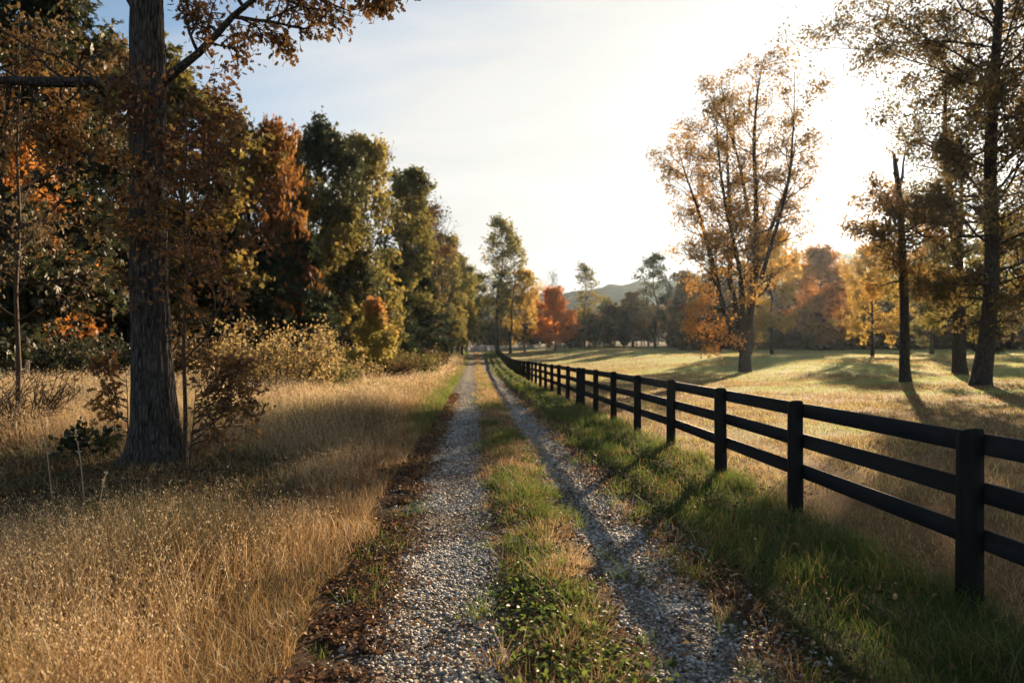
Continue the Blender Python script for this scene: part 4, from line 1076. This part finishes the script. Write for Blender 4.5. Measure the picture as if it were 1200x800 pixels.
# --- the near oak
def oak():
    T = Tree(301); rs = T.r
    ox, oy, oz = OAK
    def X(px): return (px-600)*oy/F-ox
    zs = [-.3, 0.0, .25, .7, 1.5, 3.0, 4.6, 6.0, 7.4, 9.5, 11.5, 13.5]
    ctr = [183, 183, 183, 181, 178, 175, 173, 172, 171, 170, 172, 176]
    rad = [.54, .46, .385, .335, .295, .262, .255, .25, .235, .20, .14, .06]
    P = np.array([[X(c_), .02*math.sin(z*1.3), z] for c_, z in zip(ctr, zs)])
    # heavy, ridged trunk
    t = np.linspace(0, len(P)-1, 150); i = np.minimum(t.astype(int), len(P)-2); f = t-i
    Q = P[i]*(1-f)[:, None]+P[i+1]*f[:, None]
    for _ in range(6): Q[1:-1] = (Q[:-2]+2*Q[1:-1]+Q[2:])/4
    Rq = np.interp(t, np.arange(len(P)), rad)
    k = 72; th = np.arange(k)*2*PI/k
    rid = 1+.055*(vnoise(th[None, :]*9+0*Q[:, 2:3], Q[:, 2:3]*2.2+th[None, :]*0, 7)-.5)*2 + .03*(vnoise(th[None, :]*19, Q[:, 2:3]*5, 8)-.5)*2
    fl = np.exp(-np.maximum(Q[:, 2:3], 0)/.28)
    rid = rid*(1+fl*.48*(np.sin(th*5+.7)[None, :]*.6+np.sin(th*3+2)[None, :]*.4))
    V = np.stack([Q[:, 0:1]+Rq[:, None]*rid*np.cos(th), Q[:, 1:2]+Rq[:, None]*rid*np.sin(th), np.broadcast_to(Q[:, 2:3], (len(Q), k))], -1)
    i = np.arange(len(Q)-1)[:, None]*k; j = np.arange(k)[None, :]
    T.w.add(V.reshape(-1, 3), [np.stack([i+j, i+(j+1) % k, i+k+(j+1) % k, i+k+j], -1).reshape(-1, 4)])
    def P3(px, py, dy=0): return np.array([(px-600)*(oy+dy)/F-ox, dy, (HOR-py)*(oy+dy)/F+EYE-oz])
    cfgb = dict(kids=[5, 4], ratio=.5, ang=48, up=.0, wob=.16, leaf_lv=1, minr=.003, anch=3, taper=.3)
    # the limb that leaves to the upper right
    pts = [P3(183, 104), P3(207, 82, -.1), P3(232, 62, -.25), P3(255, 38, -.4), P3(272, 19, -.5), P3(300, -4, -.6), P3(345, -22, -.8), P3(400, -30, -1.0), P3(450, -26, -1.1)]
    tube(T.w, np.array(pts), [.095, .068, .056, .05, .044, .04, .032, .022, .010], 10, rough=.08, rs=rs)
    def kid(p, d, L_, r): T.branch(p, np.array(d, float), L_, r, 0, cfgb)
    for (px, py, dy, d, L_, r) in ((232, 62, -.25, (-.2, -.5, .9), .9, .03), (255, 38, -.4, (-.7, .2, .8), 1.0, .03), (272, 19, -.5, (1, -.1, .12), 1.2, .035),
                                   (272, 19, -.5, (.9, .2, -.1), .8, .018), (285, 8, -.5, (-.5, -.3, .9), 1.2, .03), (320, -12, -.7, (.5, 0, -.25), .9, .025), (345, -22, -.8, (.7, .3, -.3), .9, .025),
                                   (370, -26, -.9, (.6, -.2, -.5), .8, .022), (400, -30, -1, (.8, .1, -.35), .8, .02), (425, -28, -1, (.5, .2, -.6), .6, .016), (300, -4, -.6, (.2, .8, .6), 1.2, .03),
                                   (245, 50, -.3, (.2, .9, .3), .8, .02)):
        kid(P3(px, py, dy), d, L_, r)
    # bare hanging twig under the limb
    tube(T.w, np.array([P3(266, 28, -.45), P3(274, 33, -.5), P3(280, 40, -.5), P3(284, 51, -.52)]), [.014, .011, .008, .004], 5)
    # heavy dead limb to the left
    tube(T.w, np.array([P3(172, 100), P3(130, 97, -.2), P3(90, 96, -.3), P3(50, 96, -.5), P3(0, 94, -.6), P3(-60, 86, -.8)]), [.11, .095, .085, .075, .06, .04], 9, rough=.1, rs=rs)
    for (px, dy) in ((120, -.2), (85, -.3), (60, -.4), (30, -.5), (0, -.6)):
        kid(P3(px, 96, dy), (-.6, -.2+.4*rs.random(), .55*rs.random()+.15), 1.3, .024)
        kid(P3(px+12, 97, dy), (-.4, .3, -.6), 1.0, .02)
    # thinner limbs from the trunk, both sides, mostly above the frame
    for (z, az, el, L_, r) in ((6.9, 2.9, 40, 2.0, .06), (7.6, 3.6, 30, 2.6, .07), (7.9, .6, 30, 3.0, .08), (8.6, 1.8, 35, 2.6, .07), (9.2, 4.6, 35, 2.8, .07), (9.8, 2.6, 40, 2.8, .06), (10.6, .2, 45, 2.6, .05), (11.4, 3.9, 50, 2.3, .05), (12.4, 1.5, 55, 2.0, .04), (13.2, 5, 60, 1.6, .03)):
        T.branch(np.array([X(171), 0, z]), np.array([math.cos(az), math.sin(az), math.tan(math.radians(el))]), L_, r, 0, dict(cfgb, kids=[6, 4], up=.04))
    # vine-like leafy shoots clasping the trunk half way up
    for k in range(16):
        z = rs.uniform(3.2, 5.9); az = rs.uniform(-2.4, .9)
        p = np.array([X(174)+.26*math.cos(az), .26*math.sin(az), z])
        T.branch(p, np.array([math.cos(az), math.sin(az)-.2, .3+.4*rs.random()]), rs.uniform(.5, 1.0), .012, 1, dict(cfgb, kids=[0, 4]))
    c = T.crown(7000, .092, tpl_oak(), .09, droop=.55, flat=.1, clump=1.5)
    o = tag(empty('oak_tree', OAK), 'big dark near oak with thick bare trunk left of the lane', 'tree')
    link('trunk', T.w.mesh('trunk', True), M['oak_bark'], o); link('crown', c.mesh('crown'), M['rust'], o)
oak()

# --- rust leaved saplings crowding the oak
def sapling(seed, pts, r, specs, nl, size, spread, keep=1.0, droop=.5):
    T = Tree(seed)
    tube(T.w, np.array(pts), np.linspace(r, r*.2, len(pts)), 7, rough=.05, rs=T.r)
    P = np.array(pts)
    cfg = dict(kids=[5, 3], ratio=.5, ang=46, up=.03, wob=.15, leaf_lv=1, minr=.0025, anch=3, taper=.3)
    for (f, d, L_) in specs:
        t = f*(len(P)-1); i = min(int(t), len(P)-2); p = P[i]+(P[i+1]-P[i])*(t-i)
        T.branch(p, np.array(d, float), L_, .014*(1.2-f)+.004, 0, cfg)
    c = T.crown(nl, size, tpl_oak(), spread, droop=droop, flat=.15, clump=1.2, keep=keep)
    return T.w.mesh('stem', True), c.mesh('foliage')
def put_sapling(name, label, base, ms, leaf, group=None):
    o = tag(empty(name, base), label, 'tree', group)
    link('stem', ms[0], M['stem'], o); link('crown', ms[1], M[leaf], o)
    return o
rs = np.random.default_rng(44)
sx, sy, sz = pos(216, 10.4)
specs = []
for k in range(30):
    f = .30+.68*(k+rs.random())/30; az = k*2.4+rs.normal()*.3
    specs.append((f, (math.cos(az), math.sin(az), .35+.5*rs.random()), (1.55-.75*f)*(.8+.5*rs.random())))
put_sapling('oak_sapling', 'tall rust leaved sapling growing close beside the oak trunk', (sx, sy, sz),
            sapling(302, [(0, 0, -.1), (.02, 0, .8), (-.02, .02, 1.8), (.03, 0, 2.9), (-.03, .05, 3.9), (.02, .02, 4.7), (.0, 0, 5.5)], .035, specs, 2700, .085, .10, .7), 'rust', 'saplings crowding the oak')
specs = []
for k in range(14):
    f = .25+.7*(k+rs.random())/14; az = rs.uniform(-.5, .6)
    specs.append((f, (math.cos(az), math.sin(az)*.7, .2+1.0*rs.random()), (1.15-.5*f)*(.7+.4*rs.random())))
x, Y, z = pos(222, 10.2)
put_sapling('oak_sapling', 'knee high russet sapling spreading right of the oak foot', (x, Y, z),
            sapling(303, [(0, 0, -.05), (.02, 0, .35), (.05, .02, .7), (.08, 0, 1.0), (.10, 0, 1.25)], .016, specs, 1100, .075, .07), 'rust', 'saplings crowding the oak')
specs = []
for k in range(9):
    f = .35+.6*(k+rs.random())/9; az = PI+rs.uniform(-.7, .7)
    specs.append((f, (math.cos(az), math.sin(az)*.6, .2+.4*rs.random()), .55*(.7+.5*rs.random())))
x, Y, z = pos(150, 11.6)
put_sapling('oak_sapling', 'dark little sapling peeping out left of the oak trunk', (x, Y, z),
            sapling(304, [(0, 0, -.05), (0, 0, .5), (-.02, .02, 1.0), (-.05, 0, 1.7)], .014, specs, 300, .10, .07), 'rust', 'saplings crowding the oak')
specs = []
for k in range(26):
    f = .25+.73*(k+rs.random())/26; az = k*2.4+rs.normal()*.4
    specs.append((f, (math.cos(az), math.sin(az), .3+.4*rs.random()), (2.0-.9*f)*(.8+.5*rs.random())))
x, Y, z = pos(20, 15.5)
put_sapling('oak_sapling', 'tall brown and orange sapling at the left picture edge', (x, Y, z),
            sapling(305, [(0, 0, -.1), (.04, 0, 1.4), (-.05, .02, 3.0), (.05, 0, 4.6), (-.05, .05, 6.2), (.05, 0, 7.8), (0, 0, 9.2)], .06, specs, 1900, .10, .15, .7), 'brown', 'saplings crowding the oak')  # darker leaf colour stands in for shade at the left edge

# fallen stick and dry stalks
mb = MB(); tube(mb, np.array([[-.5, .1, .06], [-.2, .0, .09], [.1, -.04, .07], [.45, -.02, .10], [.75, .06, .05]]), [.014, .016, .013, .010, .005], 6)
tube(mb, np.array([[.1, -.04, .07], [.25, -.16, .12], [.4, -.22, .11]]), [.009, .007, .004], 5)
x, Y, z = pos(228, 9.9); o = tag(link('fallen_stick', mb.mesh('fallen_stick', True), M['stem']), 'pale fallen stick lying in front of the oak foot', 'stick'); o.location = (x, Y, z); o.rotation_euler = (0, 0, -.2)
GD = 'dry weed stalks in the shade left of the oak'
for (px, Y, H, ln, lab) in ((62, 8.2, .95, -.12, 'tall pale dry stalk leaning left in the shaded grass'), (100, 8.0, .85, -.10, 'second pale dry stalk in the shaded grass right of the tallest'), (116, 7.6, .45, .05, 'short broad straw coloured blade beside the dry stalks')):
    x, Y, z = pos(px, Y); mb = MB()
    tube(mb, np.array([[0, 0, -.03], [ln*.3, 0, H*.35], [ln*.75, .02, H*.7], [ln*1.4, .03, H]]), [.007, .006, .005, .002], 5, tint=.9)
    rs_ = np.random.default_rng(int(px)); m = 14
    tt = rs_.uniform(.6, 1, m)
    leaves(mb, rs_, np.stack([ln*1.3*tt**1.3, .03*tt, H*tt], -1), rs_.normal(size=(m, 3))*.6+np.array([0, 0, .6]), .04*np.ones(m), tpl_diamond(), .85)
    o = tag(link('dry_stalk', mb.mesh('dry_stalk'), M['straw']), lab, 'weed', GD); o.location = (x, Y, z)

# --- the many stemmed tree in the meadow
def many_stem():
    Y = 50.0; x, Y, z = pos(872, Y)
    T = Tree(401); rs = T.r
    def P3(px, py, dy=0): return np.array([(px-600)*Y/F-x, dy, (HOR-py)*Y/F+EYE-z])
    cfg = dict(kids=[5, 3], ratio=.5, ang=42, up=.10, wob=.15, leaf_lv=1, minr=.006, anch=3, taper=.25)
    stems = [
        ([(873, 436), (873, 415), (876, 385), (882, 340), (886, 290), (886, 230), (884, 170), (888, 110), (896, 66)], [.50, .40, .31, .26, .21, .16, .12, .07, .03], 0),
        ([(878, 415), (884, 370), (893, 325), (905, 285), (922, 240), (935, 200), (944, 150)], [.26, .22, .18, .15, .12, .08, .03], .5),
        ([(868, 412), (866, 370), (862, 330), (853, 290), (843, 245), (836, 195), (832, 140)], [.26, .2, .16, .14, .11, .07, .02], -.5),
        ([(864, 410), (855, 370), (846, 330), (838, 285), (826, 240), (812, 200), (800, 160)], [.28, .20, .16, .13, .10, .06, .02], .6),
        ([(872, 400), (872, 360), (868, 320), (872, 270), (868, 210), (866, 150), (870, 100)], [.28, .22, .19, .15, .12, .07, .02], .9),
        ([(880, 330), (893, 280), (908, 225), (914, 165), (916, 100)], [.16, .13, .09, .06, .02], -.8),
        ([(884, 250), (874, 190), (858, 135), (852, 92)], [.13, .09, .06, .02], .4),
        ([(858, 408), (846, 378), (836, 350), (826, 322), (818, 296)], [.16, .12, .09, .06, .02], -1.0),
    ]
    for pts, rad, dy in stems:
        P = [P3(a, b, dy*min(1, max(0, (430-b)/120))*3) for a, b in pts]
        Q, Rq = T.trunk(P, rad, 10, 4, .06)
        n = len(Q)-1; m = 30 if len(pts) > 6 else 12
        for k in range(m):
            t = .36+.62*(k+rs.random())/m; i = min(int(t*n), n-1); p = Q[i]
            out = np.array([p[0], p[1], 0])*.12; az = k*2.4+rs.random()*.8
            d = np.array([math.cos(az), math.sin(az), .45+.5*rs.random()])+nrm(out+1e-6)*.35
            T.branch(p, d, (2.9-1.0*t)*(.7+.6*rs.random()), Rq[i]*.3+.012, 0, cfg)
    # low leafy sprays to the left
    for (px, py, dx, L_) in ((862, 400, -1, 3.4), (858, 388, -1, 3.0), (856, 374, -1, 3.3), (850, 362, -1, 2.6), (846, 350, -.9, 2.3), (840, 335, -.8, 2.0), (864, 380, -.8, 2.2)):
        p = P3(px, py, -.6); k0 = len(T.A)
        T.branch(p, np.array([dx, -.6+1.2*rs.random(), .12-.3*rs.random()]), L_, .05, 0, dict(cfg, up=-.01, ang=50))
    for (px, py, dx, up, L_) in ((905, 285, 1, .35, 3.0), (893, 325, 1, .3, 3.2), (915, 255, 1, .3, 2.8), (925, 230, .9, .3, 2.4)):
        T.branch(P3(px, py, .4), np.array([dx, -.3+.6*rs.random(), up]), L_, .06, 0, cfg)
    low = [k for k in range(len(T.A)) if T.A[k][2] < 5.6 and T.A[k][0] < 0]
    for k in low: T.anchor(T.A[k]+rs.normal(size=3)*.15, T.AD[k])
    def tf(P, t):       # the low sprays have turned orange, the top is duller
        h = P[:, 2]
        return np.clip(t+.42*(1-sstep(4, 9, h))-.12*sstep(9, 16, h), 0, 1)
    c = T.crown(30000, .17, tpl_oval(), .24, droop=.35, clump=2.0, keep=.8, tfn=tf)
    o = tag(empty('many_stemmed_tree', (x, Y, z)), 'tall many stemmed tree with thin golden leaves standing in the meadow', 'tree')
    link('trunk', T.w.mesh('trunk', True), M['bark'], o); link('crown', c.mesh('crown'), M['gold'], o)
many_stem()

# --- three trees at the right
def free_trunk(T, r, h):       # no leaf sprays hugging the lower trunk
    A = np.array(T.A); q = T.Q[np.abs(T.Q[None, :, 2]-A[:, None, 2]).argmin(1)]
    d = np.hypot(A[:, 0]-q[:, 0], A[:, 1]-q[:, 1]); k = (d > r*(.7+.6*T.r.random(len(A)))) | (A[:, 2] > h+2*T.r.random(len(A)))
    T.A = [a for a, b in zip(T.A, k) if b]; T.AD = [a for a, b in zip(T.AD, k) if b]
def big_right():
    Y = 31.5; x, Y, z = pos(1150, Y)
    T = Tree(402); rs = T.r
    def P3(px, py, dy=0): return np.array([(px-600)*Y/F-x, dy, (HOR-py)*Y/F+EYE-z])
    pts = [(1148, 462), (1149, 452), (1151, 435), (1156, 400), (1161, 350), (1163, 290), (1161, 230), (1162, 160), (1166, 90), (1171, 20), (1176, -60), (1180, -130)]
    Q, Rq = T.trunk([P3(*p) for p in pts], [.60, .50, .41, .35, .315, .29, .265, .24, .21, .17, .11, .03], 14, 4, .05)
    cfg = dict(kids=[9, 5], ratio=.46, ang=48, up=.03, wob=.2, leaf_lv=1, minr=.005, anch=3, taper=.25)
    n = len(Q)-1; m = 76
    for k in range(m):
        t = .25+.74*((k+rs.random())/m)**.85; i = min(int(t*n), n-1); p = Q[i]; hh = p[2]
        az = k*2.399+rs.normal()*.3
        L_ = float(np.interp(hh, [2, 4, 7, 11, 15, 18, 22], [1.0, 2.2, 4.6, 5.6, 7.6, 7.0, 3]))*(.75+.4*rs.random())
        d = np.array([math.cos(az), math.sin(az), float(np.interp(hh, [2, 6, 12, 20], [.0, .25, .55, 1.1]))+.25*rs.normal()])
        if d[0] < -.2 and 8.5 < hh < 12.0: L_ *= .6         # the gap where the sun comes through
        T.branch(p, d, L_, Rq[i]*.2+.012, 0, cfg)
    free_trunk(T, 1.5, 11)
    c = T.crown(88000, .14, tpl_oval(), .23, droop=.3, flat=.25, clump=2.2, keep=.75)
    o = tag(empty('beech_tree', (x, Y, z)), 'big dark backlit tree with wide leafy crown at the right', 'tree', 'three trees at the right of the meadow')
    link('trunk', T.w.mesh('trunk', True), M['bark'], o); link('crown', c.mesh('crown'), M['beech'], o)
def broken():
    Y = 35.0; x, Y, z = pos(1061, Y)
    T = Tree(403); rs = T.r
    def P3(px, py, dy=0): return np.array([(px-600)*Y/F-x, dy, (HOR-py)*Y/F+EYE-z])
    pts = [(1061, 455), (1061, 445), (1060, 425), (1060, 380), (1059, 330), (1057, 280), (1054, 230), (1050, 196), (1048, 180)]
    Q, Rq = T.trunk([P3(*p) for p in pts], [.36, .30, .25, .22, .20, .18, .15, .12, .07], 10, 4, .07)
    tube(T.w, np.array([P3(1054, 222), P3(1058, 206), P3(1059, 190), P3(1062, 172)]), [.09, .07, .05, .02], 6)
    tube(T.w, np.array([P3(1050, 200), P3(1049, 186), P3(1046, 176)]), [.08, .06, .02], 6)
    for (px, py, dx, dz, L_) in ((1048, 182, -.35, 1, 1.0), (1046, 180, .2, 1, .7), (1062, 176, .4, 1, .9), (1051, 210, -.6, .9, 1.1), (1060, 195, .7, .8, .8)):
        T.branch(P3(px, py), np.array([dx, .2, dz]), L_, .022, 0, dict(kids=[3], ratio=.5, ang=35, up=0, wob=.2, leaf_lv=5, minr=0, anch=0))
    cfg = dict(kids=[6, 4], ratio=.46, ang=42, up=.02, wob=.14, leaf_lv=1, minr=.004, anch=3, taper=.25)
    for (py, dx, dyy, up, L_) in ((300, -1, -.2, .25, 2.3), (285, -1, .5, .3, 2.6), (270, -1, -.5, .35, 2.4), (255, -.9, .2, .3, 2.0), (240, -1, -.1, .2, 1.8), (290, 1, .2, .2, 2.2), (265, 1, -.4, .3, 2.0), (330, -.8, .6, .1, 1.6),
                                  (340, .9, -.2, 0, 1.6), (310, .2, 1, .2, 1.8), (248, .8, .7, .2, 1.8), (320, -.2, -1, .1, 1.7), (275, .1, -1, .3, 1.8)):
        T.branch(P3(1058, py), np.array([dx, dyy, up]), L_, .06, 0, cfg)
    c = T.crown(6000, .15, tpl_oval(), .19, droop=.3, flat=.3, clump=1.5)
    o = tag(empty('broken_tree', (x, Y, z)), 'slender tree with broken forked top between the golden maples', 'tree', 'three trees at the right of the meadow')
    link('trunk', T.w.mesh('trunk', True), M['bark'], o); link('crown', c.mesh('crown'), M['gold'], o)
def leaning():
    Y = 39.5; x, Y, z = pos(1125, Y)
    T = Tree(404); rs = T.r
    def P3(px, py, dy=0): return np.array([(px-600)*Y/F-x, dy, (HOR-py)*Y/F+EYE-z])
    pts = [(1125, 450), (1125, 440), (1124, 422), (1124, 380), (1124, 335), (1121, 290), (1115, 240), (1110, 190), (1108, 130), (1112, 70)]
    Q, Rq = T.trunk([P3(*p) for p in pts], [.52, .46, .36, .32, .29, .26, .21, .16, .10, .03], 11, 4, .06)
    tube(T.w, np.array([P3(1122, 300), P3(1126, 262), P3(1127, 220), P3(1125, 170)]), [.17, .14, .10, .04], 8)
    cfg = dict(kids=[6, 4], ratio=.46, ang=44, up=.03, wob=.13, leaf_lv=1, minr=.005, anch=3, taper=.25)
    n = len(Q)-1; m = 34
    for k in range(m):
        t = .34+.64*(k+rs.random())/m; i = min(int(t*n), n-1); p = Q[i]; hh = p[2]
        az = k*2.399+rs.normal()*.3
        L_ = float(np.interp(hh, [2, 5, 9, 14, 18], [2.0, 3.0, 3.0, 3.0, 1.0]))*(.75+.4*rs.random())
        d = np.array([math.cos(az), math.sin(az), float(np.interp(hh, [2, 6, 12, 18], [-.15, .1, .35, .9]))])
        T.branch(p, d, L_, Rq[i]*.22+.012, 0, cfg)
    free_trunk(T, 1.0, 9)
    c = T.crown(11000, .15, tpl_oval(), .25, droop=.3, flat=.25, clump=1.2)
    o = tag(empty('maple_tree', (x, Y, z)), 'middle sized backlit tree leaning left beside the big dark trunk', 'tree', 'three trees at the right of the meadow')
    link('trunk', T.w.mesh('trunk', True), M['bark'], o); link('crown', c.mesh('crown'), M['olive'], o)
big_right(); broken(); leaning()

# ------------------------------------------------------------------ air
mb = MB()
X0, X1, Y0, Y1 = min(xs)-40, max(xs)+40, min(ys)-40, max(ys)+40
Z0, Z1 = float(ZZ.min())-1, float(max(HZ.max(), ZZ.max()))+6
box(mb, ((X0+X1)/2, (Y0+Y1)/2, (Z0+Z1)/2), (X1-X0, Y1-Y0, Z1-Z0))
m, nt, N, L = new_mat('thin_haze')
pv = N.new('ShaderNodeVolumePrincipled'); pv.inputs['Density'].default_value = .000065; pv.inputs['Color'].default_value = (.62, .80, 1, 1); pv.inputs['Anisotropy'].default_value = .7
o_ = N.new('ShaderNodeOutputMaterial'); L.new(pv.outputs[0], o_.inputs['Volume'])
tag(link('haze', mb.mesh('haze'), m), 'thin bluish autumn haze filling the air over the fields', 'haze', kind='stuff')
